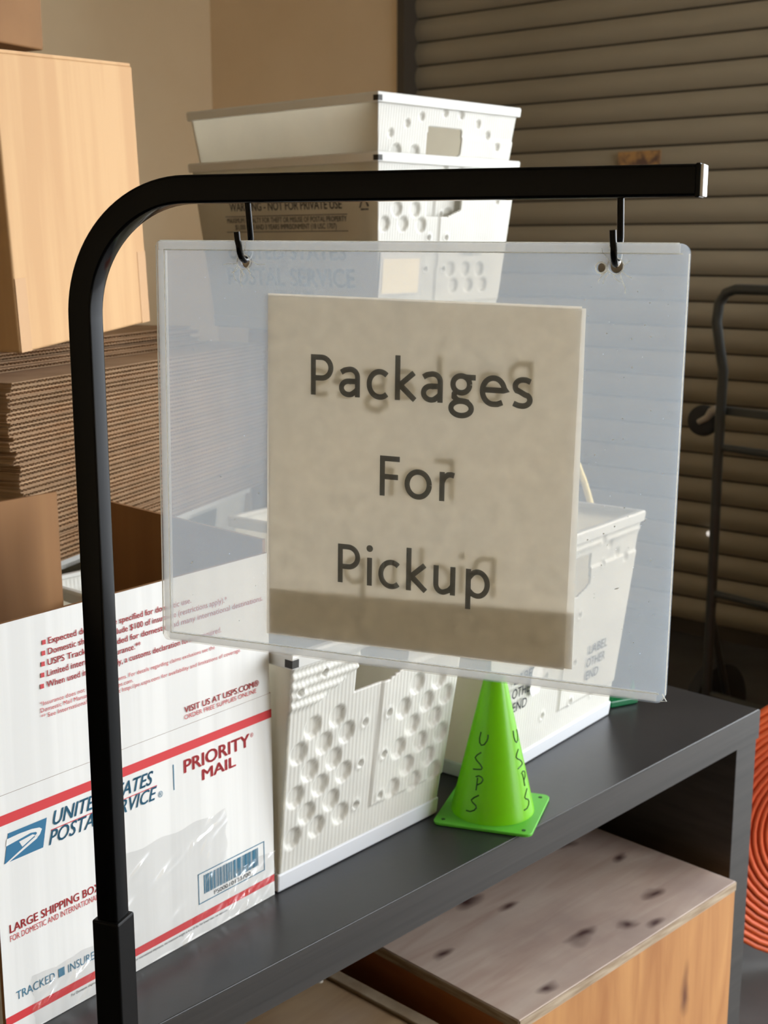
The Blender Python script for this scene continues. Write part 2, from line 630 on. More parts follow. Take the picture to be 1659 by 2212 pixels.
# dark backing seen in the joints between the slats
MB().box(DU0 + 0.02, DU1 - 0.02, V1 + 0.083, V1 + 0.095, 0, DH).build('backing', M['frame_dark'], door)
o = MB().box(-2.452, -2.284, V1 + 0.050, V1 + 0.0565, 1.678, 1.738).build('sticker', plain('faded_label', rgb(190, 146, 92), 0.6, c2=rgb(110, 84, 72), scale=22, contrast=(0.45, 0.6)), door)
o['label'] = 'faded tan label on a slat'
mb = MB()
mb.lathe([(0.0, 0.012), (0.006, 0.010), (0.009, 0.005), (0.009, 0)], 16, Matrix.Translation((-2.029, V1 + 0.058, 0.395)) @ Matrix.Rotation(R(90), 4, 'X'))
M['leak'], _nt, _b, _o2 = new_mat('daylight_leak')
_b.inputs['Emission Color'].default_value = (1.0, 0.93, 0.86, 1)
_b.inputs['Emission Strength'].default_value = 0.75
o = mb.build('daylight_hole', M['leak'], door, smooth=60)
o['label'] = 'small hole letting in daylight'

# ------------------------------------------------------------------ shelving tables
TB = at(0.5374, 1.7595, 0.76, 46.4)     # origin: front right corner of the table top; +x along the edge, +y to the back


def make_table(name, label, mat, length, depth):
    t = thing(name, label, 'table', mat)
    MB().box(-length, 0, 0.0, depth, -0.0435, 0).build('table_top', M['table_top'], t, bevel=0.0012)
    # the edge band that shows as a woodgrain face
    MB().box(-length, 0, -0.0012, -0.0001, -0.043, -0.0008).build('edge_band', M['table_edge'], t)
    for x0, x1 in ((-0.057, -0.0008), (-length + 0.0008, -length + 0.057)):
        p = MB().box(x0, x1, 0.002, depth - 0.002, -0.76, -0.0437).build('leg', M['table_edge'], t, bevel=0.001)
    MB().box(-length + 0.058, -0.058, depth - 0.03, depth - 0.012, -0.70, -0.0437).build('back_panel', M['table_top'], t)
    return t


T1 = make_table('shelf_table', 'black-brown table with thick panel legs, white boxes standing on it', TB, 1.75, 0.60)
m = MB()
m.lathe([(0, 0.0015), (0.008, 0.0012), (0.009, 0)], 20, Matrix.Translation((-0.0572, 0.10, -0.09)) @ Matrix.Rotation(R(-90), 4, 'Y'))
m.build('cam_cover', M['truck'], T1, smooth=50)
T2 = make_table('shelf_table', 'black-brown table behind the front one, under the cardboard stack', TB @ Matrix.Translation((0.10, 0.615, 0)), 1.85, 0.85)


# ------------------------------------------------------------------ sign stand
YAW = -21.2
SG = at(-0.1531, 0.8979, 0.0, YAW)      # x along the bar, y away from the camera, origin under the sign's left edge


def square_sweep(mb, path, w, d):
    # path in the x-z plane; w across the path in-plane, d along y
    n = len(path)
    rings = []
    for i in range(n):
        a = path[max(0, i - 1)]
        b = path[min(n - 1, i + 1)]
        tx, tz = b[0] - a[0], b[1] - a[1]
        l = math.hypot(tx, tz)
        nx, nz = -tz / l, tx / l
        x, z = path[i]
        c = 0.0022
        sec = []
        for sx_, sy_, a0 in ((1, 1, 0), (-1, 1, 90), (-1, -1, 180), (1, -1, 270)):
            for k in range(5):
                a = R(a0 + 22.5 * k)
                sec.append((sx_ * (w / 2 - c) + c * math.cos(a), sy_ * (d / 2 - c) + c * math.sin(a)))
        rings.append([(x + nx * q, yy, z + nz * q) for q, yy in sec])
    s = 20
    vs = [p for r in rings for p in r]
    fs = [(i * s + k, i * s + (k + 1) % s, (i + 1) * s + (k + 1) % s, (i + 1) * s + k) for i in range(n - 1) for k in range(s)]
    fs += [tuple(range(s)), tuple((n - 1) * s + k for k in range(s))]
    mb.add(vs, fs)


st = thing('sign_stand', 'black square-tube sign stand with a bent arm holding the acrylic sign', 'sign stand', SG)
DEP = 0.018
path = [(-0.0607, 0.05), (-0.0607, 1.36)]
cx, cz, rr = 0.0255, 1.3602, 0.0862
for k in range(1, 25):
    a = math.pi - (math.pi / 2) * k / 24
    path.append((cx + rr * math.cos(a), cz + rr * math.sin(a)))
path[-1] = (cx, 1.4464)
path += [(0.3575, 1.4464)]
mb = MB()
square_sweep(mb, path, 0.0185, DEP)
st_frame = mb.build('frame', M['black'], st, smooth=30)
mb = MB()
mb.box(-0.0607 - 0.0118, -0.0607 + 0.0118, -0.0118, 0.0118, 0.008, 0.902)
mb.build('sleeve', M['black_satin'], st, bevel=0.0018, seg=3)
mb = MB()
mb.box(0.3577, 0.3603, -0.0095, 0.0095, 1.4368, 1.4560)
mb.build('end_collar', M['black_satin'], st_frame, bevel=0.0006)
mb = MB()
mb.box(0.3603, 0.3622, -0.0088, 0.0088, 1.4374, 1.4554)
mb.build('end_cap', M['cap'], st_frame, bevel=0.0005)
mb = MB()
mb.box(-0.22, 0.06, -0.22, 0.02, 0.0, 0.008)
mb.build('base_plate', M['black_satin'], st, bevel=0.002)
for hx in (0.0662, 0.3128):
    dh = -0.0059 * hx      # the sign hangs a touch lower on the right
    pts = [(hx, 0.004, 1.4385), (hx, 0.0075, 1.4150)]
    for k in range(0, 13):
        a = math.pi * k / 12
        pts.append((hx - 0.0005, 0.0085 * math.cos(a), 1.4101 + dh - 0.0085 * math.sin(a) * 1.1))
    pts += [(hx - 0.001, -0.0094, 1.4135), (hx - 0.0012, -0.0100, 1.4188)]
    mb = MB()
    mb.tube(pts, 0.0021, 12)
    mb.build('hook', M['black'], st_frame, smooth=50)

# ------------------------------------------------------------------ acrylic sign holder
SW, SH = 0.3556, 0.2794
SGM = Matrix.Translation((-0.1531, 0.8979, 1.4132)) @ Matrix.Rotation(R(-21.2), 4, 'Z') @ Matrix.Rotation(R(0.34), 4, 'Y') @ Matrix.Rotation(R(-1.17), 4, 'X')
sg = thing('sign_holder', 'clear hazy acrylic sign holder hanging from the black arm by two hooks', 'sign holder', SGM)


def rounded(w, h, r, seg=6):
    # x 0..w, z 0..-h, radii tl tr br bl
    pts = []
    for (cx, cz, a0, q) in ((r[0], -r[0], 180, r[0]), (w - r[1], -r[1], 90, r[1]), (w - r[2], -h + r[2], 0, r[2]), (r[3], -h + r[3], -90, r[3])):
        for k in range(seg + 1):
            a = R(a0 - 90 * k / seg)
            pts.append((cx + q * math.cos(a), cz + q * math.sin(a)))
    return pts


HOLES = [(0.0662, -0.0135, 0.0042), (0.3128, -0.0135, 0.0042), (0.3040, -0.0145, 0.0030)]


def pane(name, y0, y1):
    cu = bpy.data.curves.new('p', 'CURVE')
    cu.dimensions = '2D'
    cu.fill_mode = 'BOTH'
    cu.extrude = (y1 - y0) / 2
    for pts in [rounded(SW, SH, (0.003, 0.006, 0.006, 0.004))] + [[(x + r * math.cos(a), z + r * math.sin(a)) for a in [2 * math.pi * k / 20 for k in range(20)]] for x, z, r in HOLES[:2] + ([HOLES[2]])]:
        sp = cu.splines.new('POLY')
        sp.points.add(len(pts) - 1)
        for p, (x, z) in zip(sp.points, pts):
            p.co = (x, z, 0, 1)
        sp.use_cyclic_u = True
    o = bpy.data.objects.new('p', cu)
    col.objects.link(o)
    dg = bpy.context.evaluated_depsgraph_get()
    me = bpy.data.meshes.new_from_object(o.evaluated_get(dg))
    bpy.data.objects.remove(o)
    for v in me.vertices:
        v.co = (v.co.x, (y0 + y1) / 2 - v.co.z, v.co.y)
    me.materials.clear()
    me.materials.append(M['pane'])
    ob = bpy.data.objects.new(name, me)
    col.objects.link(ob)
    ob.parent = sg
    return ob


fpane = pane('front_pane', -0.0030, -0.0012)
pane('back_pane', 0.0012, 0.0030)
MB().box(0.0008, SW - 0.006, -0.00115, 0.00115, -0.0058, -0.0004).build('top_spacer', M['pane_edge'], sg)
MB().box(0.0040, SW - 0.006, -0.00115, 0.00115, -SH + 0.0004, -SH + 0.0058).build('bottom_spacer', M['pane_edge'], sg)
MB().box(0.0004, 0.0062, -0.00115, 0.00115, -SH + 0.006, -0.006).build('side_spacer', M['pane_edge'], sg)
# bright cut edges of the sheet
for nm, pts in (('cut_edge', [(0, -0.003, -0.003), (0, -0.003, -SH + 0.004)]), ('cut_edge', [(0.0062, -0.0031, -0.0058), (0.0062, -0.0031, -SH + 0.006)]),
                ('cut_edge', [(SW, -0.003, -0.006), (SW, -0.003, -SH + 0.006)]), ('cut_edge', [(0.003, -0.003, 0), (SW - 0.006, -0.003, 0)]),
                ('cut_edge', [(0.006, -0.0031, -0.0060), (SW - 0.004, -0.0031, -0.0060)]),
                ('cut_edge', [(0.006, -0.0031, -SH + 0.0060), (SW - 0.004, -0.0031, -SH + 0.0060)])):
    mb = MB()
    mb.tube(pts, 0.00038, 6)
    mb.build(nm, M['crack'], fpane)
# crazing round the hook holes
rnd = random.Random(3)
for hx, hz, hr in HOLES[:2]:
    mb = MB()
    for k in range(11):
        a = rnd.uniform(0, 2 * math.pi)
        L = rnd.uniform(0.004, 0.013)
        h0 = hr + 0.0007
        p = [(hx + h0 * math.cos(a), -0.0031, hz + h0 * math.sin(a))]
        b = a
        for s in range(4):
            b += rnd.uniform(-0.6, 0.6)
            q = p[-1]
            nx_, nz_ = q[0] + L / 4 * math.cos(b), q[2] + L / 4 * math.sin(b)
            if math.hypot(nx_ - hx, nz_ - hz) < h0 + 0.0002:
                break
            p.append((nx_, -0.0031, nz_))
        if len(p) > 1:
            mb.tube(p, 0.00024, 4)
    mb.tube([(hx + (hr + 0.0006) * math.cos(a), -0.0031, hz + (hr + 0.0006) * math.sin(a)) for a in [2 * math.pi * k / 18 for k in range(18)]], 0.0003, 5, closed=True)
    mb.build('crazing', M['crack'], fpane)
mb = MB()
x, z, r = HOLES[2]
mb.tube([(x + (r + 0.0002) * math.cos(a), -0.0031, z + (r + 0.0002) * math.sin(a)) for a in [2 * math.pi * k / 20 for k in range(20)]], 0.0005, 6, closed=True)
mb.build('hole_rim', M['crack'], fpane)
mb = MB()
for k in range(90):
    x = rnd.uniform(0.295, SW - 0.004) if k < 70 else rnd.uniform(0.01, 0.08)
    z = rnd.uniform(-SH + 0.02, -0.02)
    s = rnd.choice([0.00018, 0.0002, 0.0003, 0.0005])
    l = s * rnd.choice([1, 1, 1.5, 4])
    a = rnd.uniform(0.3, 1.2)
    mb.add([(x - l * math.cos(a), -0.00306, z - l * math.sin(a)), (x + s * math.sin(a), -0.00306, z - s * math.cos(a)), (x + l * math.cos(a), -0.00306, z + l * math.sin(a)), (x - s * math.sin(a), -0.00306, z + s * math.cos(a))], [(0, 1, 2, 3)])
o = mb.build('dust_specks', M['dust'], fpane, fix=False)
o['kind'] = 'stuff'
mb = MB()
mb.tube([(SW - 0.002, -0.002, -SH + 0.006), (SW + 0.001, -0.003, -SH + 0.002), (SW - 0.003, -0.003, -SH + 0.0015), (SW - 0.001, -0.003, -SH + 0.004)], 0.0004, 5)
mb.build('chipped_corner', M['crack'], fpane)


# --- letters of the sign, drawn as strokes (units: 2048 per em)
def arc(cx, cy, rx, ry, a0, a1, n=18):
    return [(cx + rx * math.cos(R(a0 + (a1 - a0) * k / n)), cy + ry * math.sin(R(a0 + (a1 - a0) * k / n))) for k in range(n + 1)]


GLYPH = {
    'P': (1058, [[(262, 0), (262, 1296)], [(262, 1210), (520, 1210)] + arc(545, 880, 330, 332, 90, -90, 18) + [(262, 548)]]),
    'a': (981, [[(178, 770), (300, 845)] + arc(490, 640, 250, 240, 100, 0, 12) + [(740, 420), (740, 0)],
                [(740, 500), (520, 500)] + arc(440, 285, 250, 215, 75, 295, 16) + [(650, 165), (740, 250)]]),
    'c': (866, [arc(520, 455, 360, 400, 48, 312, 24)]),
    'k': (931, [[(255, 0), (255, 1400)], [(800, 880), (335, 480), (835, 30)]]),
    'g': (964, [arc(440, 610, 270, 260, 0, 360, 26), [(560, 835), (900, 835)], [(300, 395), (215, 300), (215, 215), (300, 140)],
                arc(450, -130, 330, 225, 125, -235, 26), [(300, 140), (380, 105), (560, 95), (690, 60)]]),
    'e': (1019, [[(190, 490), (835, 490)] + arc(510, 460, 350, 400, 5, 270, 26) + [(640, 65), (800, 130)]]),
    's': (801, [[(650, 800), (520, 850)] + arc(415, 650, 240, 205, 85, 215, 10) + [(330, 490), (500, 400)] + arc(400, 250, 245, 190, 45, -90, 10) + [(270, 75), (130, 130)]]),
    'F': (941, [[(262, 0), (262, 1296)], [(262, 1210), (850, 1210)], [(262, 625), (800, 625)]]),
    'o': (1080, [arc(540, 460, 372, 400, 0, 360, 32)]),
    'r': (714, [[(255, 0), (255, 930)], [(255, 600), (330, 760), (450, 850), (560, 860), (655, 835)]]),
    'i': (470, [[(235, 0), (235, 930)]]),
    'u': (1076, [[(250, 930), (250, 380)] + arc(475, 330, 225, 255, 180, 290, 12) + [(700, 160), (815, 300)], [(815, 930), (815, 0)]]),
    'p': (1076, [[(255, 930), (255, -380)], [(255, 620), (380, 780)] + arc(560, 465, 320, 390, 110, -110, 20) + [(380, 130), (255, 260)]]),
}


def stroke_text(mb, s, x0, z0, em, w=174, y=0.0, mirror=1):
    u = em / 2048
    x = x0
    hw = w * u / 2
    lay = 0

    def quadstrip(pl):
        n = len(pl)
        L, Rr = [], []
        for i in range(n):
            a, b = pl[max(0, i - 1)], pl[min(n - 1, i + 1)]
            dx, dz = b[0] - a[0], b[1] - a[1]
            l = math.hypot(dx, dz) or 1e-9
            nx, nz = -dz / l, dx / l
            if 0 < i < n - 1:
                d1 = (pl[i][0] - a[0], pl[i][1] - a[1])
                l1 = math.hypot(*d1) or 1e-9
                c = abs((-d1[1] / l1) * nx + (d1[0] / l1) * nz)
                k = 1 / max(c, 0.5)
            else:
                k = 1
            L.append((pl[i][0] + nx * hw * k, pl[i][1] + nz * hw * k))
            Rr.append((pl[i][0] - nx * hw * k, pl[i][1] - nz * hw * k))
        vs = [(x0 + mirror * (p[0] - x0), y, p[1]) for p in L + Rr]
        fs = [(i, i + 1, n + i + 1, n + i) for i in range(n - 1)]
        mb.add(vs, fs)

    for ch in s:
        adv, strokes = GLYPH[ch]
        for st_ in strokes:
            quadstrip([(x + p[0] * u, z0 + p[1] * u) for p in st_])
        if ch == 'i':
            pl = [(x + (235 + 114 * math.cos(a)) * u, z0 + (1235 + 114 * math.sin(a)) * u) for a in [2 * math.pi * k / 16 for k in range(16)]]
            mb.add([(x0 + mirror * (p[0] - x0), y, p[1]) for p in pl], [tuple(range(16))])
        x += adv * u
    return x - x0


# paper sheets inside the holder
PX0, PX1, PZ0, PZ1 = 0.0815, 0.2915, -0.0345, -0.2663


def sheet_paper(name, y, corners, label, flap=False):
    # corners: top left, top right, bottom right, bottom left
    t = thing(name, label, 'paper', SGM)
    tl, tr, br, bl = corners
    nx, nz = 12, 12

    def pt(f, g, dy=0.0):
        x = (tl[0] * (1 - f) + tr[0] * f) * (1 - g) + (bl[0] * (1 - f) + br[0] * f) * g
        z = (tl[1] * (1 - f) + tr[1] * f) * (1 - g) + (bl[1] * (1 - f) + br[1] * f) * g
        return (x, y + dy, z)
    mb = MB()
    vs = [pt(i / nx, j / nz) for j in range(nz + 1) for i in range(nx + 1)]
    fs = [(j * (nx + 1) + i, j * (nx + 1) + i + 1, (j + 1) * (nx + 1) + i + 1, (j + 1) * (nx + 1) + i) for j in range(nz) for i in range(nx)]
    mb.add(vs, fs)
    mb.build('sheet', M['paper'], t, fix=False)
    if flap:
        for q in (0, 1):
            d = 0.00015 + 0.00015 * q
            mb = MB()
            mb.add([pt(0, 1, d), pt(1, 1, d), pt(1, 0.835 + 0.004 * q, d), pt(0, 0.862 + 0.004 * q, d)], [(0, 1, 2, 3)])
            mb.build('folded_flap', M['paper'], t, fix=False)
    return t


p1 = sheet_paper('paper_sign', -0.0007, ((0.0829, -0.0336), (0.2932, -0.0376), (0.2908, -0.2663), (0.0809, -0.2662)), 'white paper sign reading Packages For Pickup inside the acrylic holder', False)
p2 = sheet_paper('paper_sign', 0.0002, ((0.0834, -0.0345), (0.2955, -0.0388), (0.2958, -0.2655), (0.0835, -0.2655)), 'second paper sheet behind the Packages sign, its print facing away', True)
LINES = [('Packages', 0.1105, -0.0990), ('For', 0.1601, -0.1623), ('Pickup', 0.1307, -0.2240)]
for w_, x0, z0 in LINES:
    em = 0.0419
    for sheet, mir, xx, yy, dzz in ((p1, 1, x0, -0.00085, 0.0), (p2, -1, (PX0 + PX1) - x0 + 0.006, 0.00085, -0.001)):
        mb = MB()
        stroke_text(mb, w_, xx, z0 + dzz, em, y=yy, mirror=mir)
        mb.v = [(x, y, z - 0.0125 * (x - 0.115) * mir) for x, y, z in mb.v]
        mb.build('printed_text', M['ink'] if mir > 0 else M['ink_back'], sheet, fix=False)

# ------------------------------------------------------------------ white shipping box
BXW, BXD, BXC = 0.3232, 0.325, 0.2166
BXR = 0.3265      # the print layout is measured from here
BYAW = 51.5
_bd = Vector((math.cos(R(BYAW)), math.sin(R(BYAW)), 0))
_o = Vector((-0.1097, 1.2213, 0.7604)) - _bd * BXR
bx = thing('shipping_box', 'open white shipping box with red stripes and blue lettering', 'box', at(_o.x, _o.y, _o.z, BYAW))
T = 0.004


def two_sided(name, outer_mat, inner_mat, corners_out, nrm, parent, thick=T):
    # a cardboard panel: printed face outside, brown face and edge inside
    n = Vector(nrm)
    a = [Vector(c) for c in corners_out]
    mb = MB()
    mb.add(a + [p - n * thick for p in a], [(0, 1, 2, 3), (7, 6, 5, 4), (0, 4, 5, 1), (1, 5, 6, 2), (2, 6, 7, 3), (3, 7, 4, 0)])
    o = mb.build(name, inner_mat, parent)
    o.data.materials.append(outer_mat)
    for p in o.data.polygons:
        if p.normal.dot(n) > 0.9:
            p.material_index = 1
    return o


W_, I_ = M['white_board'], M['kraft_in']
front_panel = two_sided('front_panel', W_, I_, [(0, 0, 0), (BXW, 0, 0), (BXW, 0, BXC), (0, 0, BXC)], (0, -1, 0), bx)
two_sided('back_panel', W_, I_, [(BXW, BXD, 0), (0, BXD, 0), (0, BXD, BXC), (BXW, BXD, BXC)], (0, 1, 0), bx)
two_sided('side_panel', W_, I_, [(BXW, T, 0), (BXW, BXD - T, 0), (BXW, BXD - T, BXC), (BXW, T, BXC)], (1, 0, 0), bx)
two_sided('side_panel', W_, I_, [(0, BXD - T, 0), (0, T, 0), (0, T, BXC), (0, BXD - T, BXC)], (-1, 0, 0), bx)
two_sided('bottom_panel', W_, I_, [(T, T, 0), (T, BXD - T, 0), (BXW - T, BXD - T, 0), (BXW - T, T, 0)], (0, 0, -1), bx)
c0 = BXC + 0.0003
front_flap = two_sided('front_flap', W_, I_, [(0.001, 0, c0), (BXW - 0.0025, 0, c0), (BXW - 0.001, -0.0004, 0.3590), (0.002, -0.0004, 0.3580)], (0, -1, 0), bx)
two_sided('back_flap', W_, I_, [(BXW, BXD, c0), (0, BXD, c0), (0, BXD + 0.004, 0.380), (BXW + 0.001, BXD + 0.004, 0.380)], (0, 1, 0), bx)
two_sided('side_flap', W_, I_, [(BXW, 0.005, c0), (BXW, BXD - 0.06, c0), (BXW + 0.001, BXD - 0.075, 0.382), (BXW + 0.001, 0.005, 0.3715)], (1, 0, 0), bx)
two_sided('side_flap', W_, I_, [(0, BXD - 0.005, c0), (0, 0.005, c0), (-0.10, 0.005, c0 + 0.09), (-0.10, BXD - 0.005, c0 + 0.09)], (-0.67, 0, -0.74), bx)


def bt(s, fx, z, width, h, mat='red_txt', **kw):
    return print_text(front_flap if z > BXC else front_panel, s, BXR + fx, z, width, h, M[mat], **kw)


def brect(name, fx0, fx1, z0, z1, mat, y=-0.0003):
    mb = MB()
    mb.poly_xz([(BXR + fx0, z0), (BXR + fx1, z0), (BXR + fx1, z1), (BXR + fx0, z1)], y)
    return mb.build(name, M[mat], front_flap if z0 > BXC else front_panel, fix=False)


brect('stripe', -0.3263, -0.0036, 0.1912, 0.2000, 'red')
brect('stripe', -0.3263, -0.0036, 0.0152, 0.0228, 'red')
h1 = 0.0052
for fx, z, s, wd in ((-0.2645, 0.3315, 'Expected delivery date specified for domestic use.', 0.158), (-0.2655, 0.3225, 'Domestic shipments include $100 of insurance (restrictions apply).*', 0.204),
                     (-0.2665, 0.3135, 'USPS Tracking\u00ae included for domestic and many international destinations.', 0.253), (-0.2675, 0.3043, 'Limited international insurance.**', 0.100),
                     (-0.2685, 0.2950, 'When used internationally, a customs declaration form is required.', 0.199)):
    bt(s, fx, z, wd, h1, bold=0.016, y=-0.0011)
    mb = MB()
    mb.poly_xz([(BXR + fx - 0.0062, z + 0.0003), (BXR + fx - 0.0026, z + 0.0003), (BXR + fx - 0.0026, z + 0.0042), (BXR + fx - 0.0062, z + 0.0042)], -0.0010)
    mb.build('bullet', M['red_txt'], front_flap, fix=False)
h2 = 0.0036
bt('*Insurance does not cover certain items. For details regarding claims exclusions see the', -0.2757, 0.2808, 0.197, h2, y=-0.0010)
bt('Domestic Mail Manual at http://pe.usps.com.', -0.2757, 0.2752, 0.098, h2, y=-0.0010)
bt('** See International Mail Manual at http://pe.usps.com for availability and limitations of coverage.', -0.2757, 0.2697, 0.231, h2, y=-0.0010)
bt('VISIT US AT USPS.COM\u00ae', -0.1187, 0.2290, 0.098, 0.0058, bold=0.016, y=-0.0008)
bt('ORDER FREE SUPPLIES ONLINE', -0.1190, 0.2228, 0.0945, 0.0042, y=-0.0008)
bt('PRIORITY', -0.1215, 0.1712, 0.0868, 0.0124, bold=0.03)
bt('\u00ae', -0.0338, 0.1790, 0.0042, 0.0042)
bt('MAIL', -0.0990, 0.1566, 0.0450, 0.0104, bold=0.03)
brect('divider', -0.1347, -0.1336, 0.1590, 0.1838, 'blue_txt')
bt('UNITED STATES', -0.2705, 0.1738, 0.1095, 0.0122, 'blue_txt', slant=0.28, bold=0.022)
bt('POSTAL SERVICE', -0.2745, 0.1578, 0.1165, 0.0122, 'blue_txt', slant=0.28, bold=0.016)
bt('\u00ae', -0.1535, 0.1578, 0.0055, 0.0055, 'blue_txt')
brect('rule', -0.2715, -0.1545, 0.1700, 0.1708, 'red')
# emblem: blue slanted panel with a white bird's head
LX, LZ = BXR - 0.3185, 0.1582


def lg(p):
    u, v = p
    return (LX + 0.0382 * u + 0.0052 * v, LZ + 0.0248 * v)


mb = MB()
mb.poly_xz([lg(p) for p in ((0, 0), (1, 0), (1, 1), (0, 1))], -0.0003)
mb.build('emblem', M['blue'], front_panel, fix=False)
mb = MB()
mb.poly_xz([lg(p) for p in ((-0.02, 0.82), (0.30, 0.84), (0.62, 0.82), (0.83, 0.76), (0.90, 0.68), (0.86, 0.52), (0.80, 0.44), (0.72, 0.52), (0.78, 0.60), (0.74, 0.66), (0.60, 0.70), (0.30, 0.64), (-0.02, 0.58))], -0.00042)
mb.poly_xz([lg(p) for p in ((0.32, 0.56), (0.66, 0.62), (0.74, 0.56), (0.42, 0.34))], -0.00042)
mb.poly_xz([lg(p) for p in ((0.02, -0.01), (0.10, -0.01), (0.80, 0.42), (0.80, 0.52), (0.70, 0.48))], -0.00042)
mb.build('emblem_bird', M['white_board'], front_panel, fix=False)
bt('LARGE SHIPPING BOX', -0.3175, 0.0962, 0.0945, 0.0072, 'red_txt', bold=0.022)
bt('FOR DOMESTIC AND INTERNATIONAL USE', -0.3175, 0.0885, 0.1010, 0.0052, 'red_txt')
bt('TRACKED \u25a0 INSURED', -0.3150, 0.0345, 0.0880, 0.0074, 'blue_txt')
bt('For Domestic shipments, the maximum weight is 70 lbs. For international shipments, the maximum weight is 4 to 20 lbs. For lower rates see usps.com', -0.2600, 0.0108, 0.189, 0.0024, 'dark_txt')
# bar code
for a in ((-0.1080, -0.0172, 0.0632, 0.0642), (-0.1080, -0.0172, 0.0326, 0.0336), (-0.1080, -0.1070, 0.0326, 0.0642), (-0.0182, -0.0172, 0.0326, 0.0642)):
    brect('barcode_frame', a[0], a[1], a[2], a[3], 'blue_txt')
mb = MB()
rb = random.Random(11)
x = -0.1005
while x < -0.0262:
    w_ = rb.choice([0.0005, 0.0005, 0.0010, 0.0015])
    mb.poly_xz([(BXR + x, 0.0412), (BXR + x + w_, 0.0412), (BXR + x + w_, 0.0604), (BXR + x, 0.0604)], -0.0003)
    x += w_ + rb.choice([0.0004, 0.0005, 0.0009])
mb.build('barcode', M['blue_txt'], front_panel, fix=False)
bt('PS00010133700', -0.0875, 0.0352, 0.0500, 0.0042, 'dark_txt')


# clear wrinkled packing tape over the lower part of the printed face
def wrinkled(name, fx0, fx1, z0, z1, nx, nz, seed):
    r_ = random.Random(seed)
    bumps = [(r_.uniform(fx0, fx1), r_.uniform(z0, z1), r_.uniform(0.3, 1.3), r_.uniform(0.006, 0.022), r_.uniform(0.0006, 0.0016)) for _ in range(34)]
    mb = MB()
    vs = []
    for j in range(nz + 1):
        for i in range(nx + 1):
            x = fx0 + (fx1 - fx0) * i / nx
            z = z0 + (z1 - z0) * j / nz
            y = 0.0
            for bx_, bz_, a, l, hgt in bumps:
                dx, dz = x - bx_, z - bz_
                s = dx * math.cos(a) + dz * math.sin(a)
                t = -dx * math.sin(a) + dz * math.cos(a)
                y += hgt * math.exp(-(s / l) ** 2 - (t / 0.0022) ** 2)
            ex = 0.0012 * math.sin(j * 0.37) if i in (0, nx) else 0
            ez = 0.0012 * math.sin(i * 0.21 + 1) if j in (0, nz) else 0
            vs.append((BXR + x + ex, -0.0009 - y, z + ez))
    fs = [(j * (nx + 1) + i, j * (nx + 1) + i + 1, (j + 1) * (nx + 1) + i + 1, (j + 1) * (nx + 1) + i) for j in range(nz) for i in range(nx)]
    mb.add(vs, fs)
    return mb.build(name, M['tape'], front_panel, smooth=80, fix=False)


M['tape'] = acrylic('clear_tape', 0.02, (0.9, 0.9, 0.88, 1), gloss=0.11, rough=0.09, clear=0.985, mottle=False)
wrinkled('packing_tape', -0.200, -0.070, 0.002, 0.118, 90, 80, 5)
wrinkled('packing_tape', -0.070, -0.004, 0.002, 0.050, 50, 40, 9)
wrinkled('packing_tape', -0.300, -0.205, 0.001, 0.048, 60, 36, 12)


# ------------------------------------------------------------------ white plastic mail tubs
DIM_A = [(0.0357, 0.1763), (0.0738, 0.1786), (0.0921, 0.1553), (0.0563, 0.153), (0.0171, 0.1522), (0.0749, 0.1298), (0.0374, 0.1274), (0.0938, 0.1085), (0.0565, 0.1049), (0.0186, 0.1034), (0.0776, 0.0812), (0.0391, 0.0787), (0.0956, 0.0593), (0.0573, 0.0569), (0.0206, 0.0558),
         (0.2061, 0.182), (0.247, 0.1776), (0.2281, 0.1549), (0.2643, 0.1541), (0.1854, 0.158), (0.2057, 0.1324), (0.2472, 0.1307), (0.2245, 0.1066), (0.2635, 0.1068), (0.1843, 0.1099), (0.2435, 0.0829), (0.2039, 0.0836), (0.2587, 0.06), (0.2214, 0.0588), (0.1816, 0.0616)]
RIV_A = [(0.0366, 0.2351), (0.0021, 0.2213), (0.1148, 0.1584), (0.1144, 0.1105), (0.1139, 0.0617), (0.1531, 0.1597), (0.1519, 0.1106), (0.1529, 0.0609)]


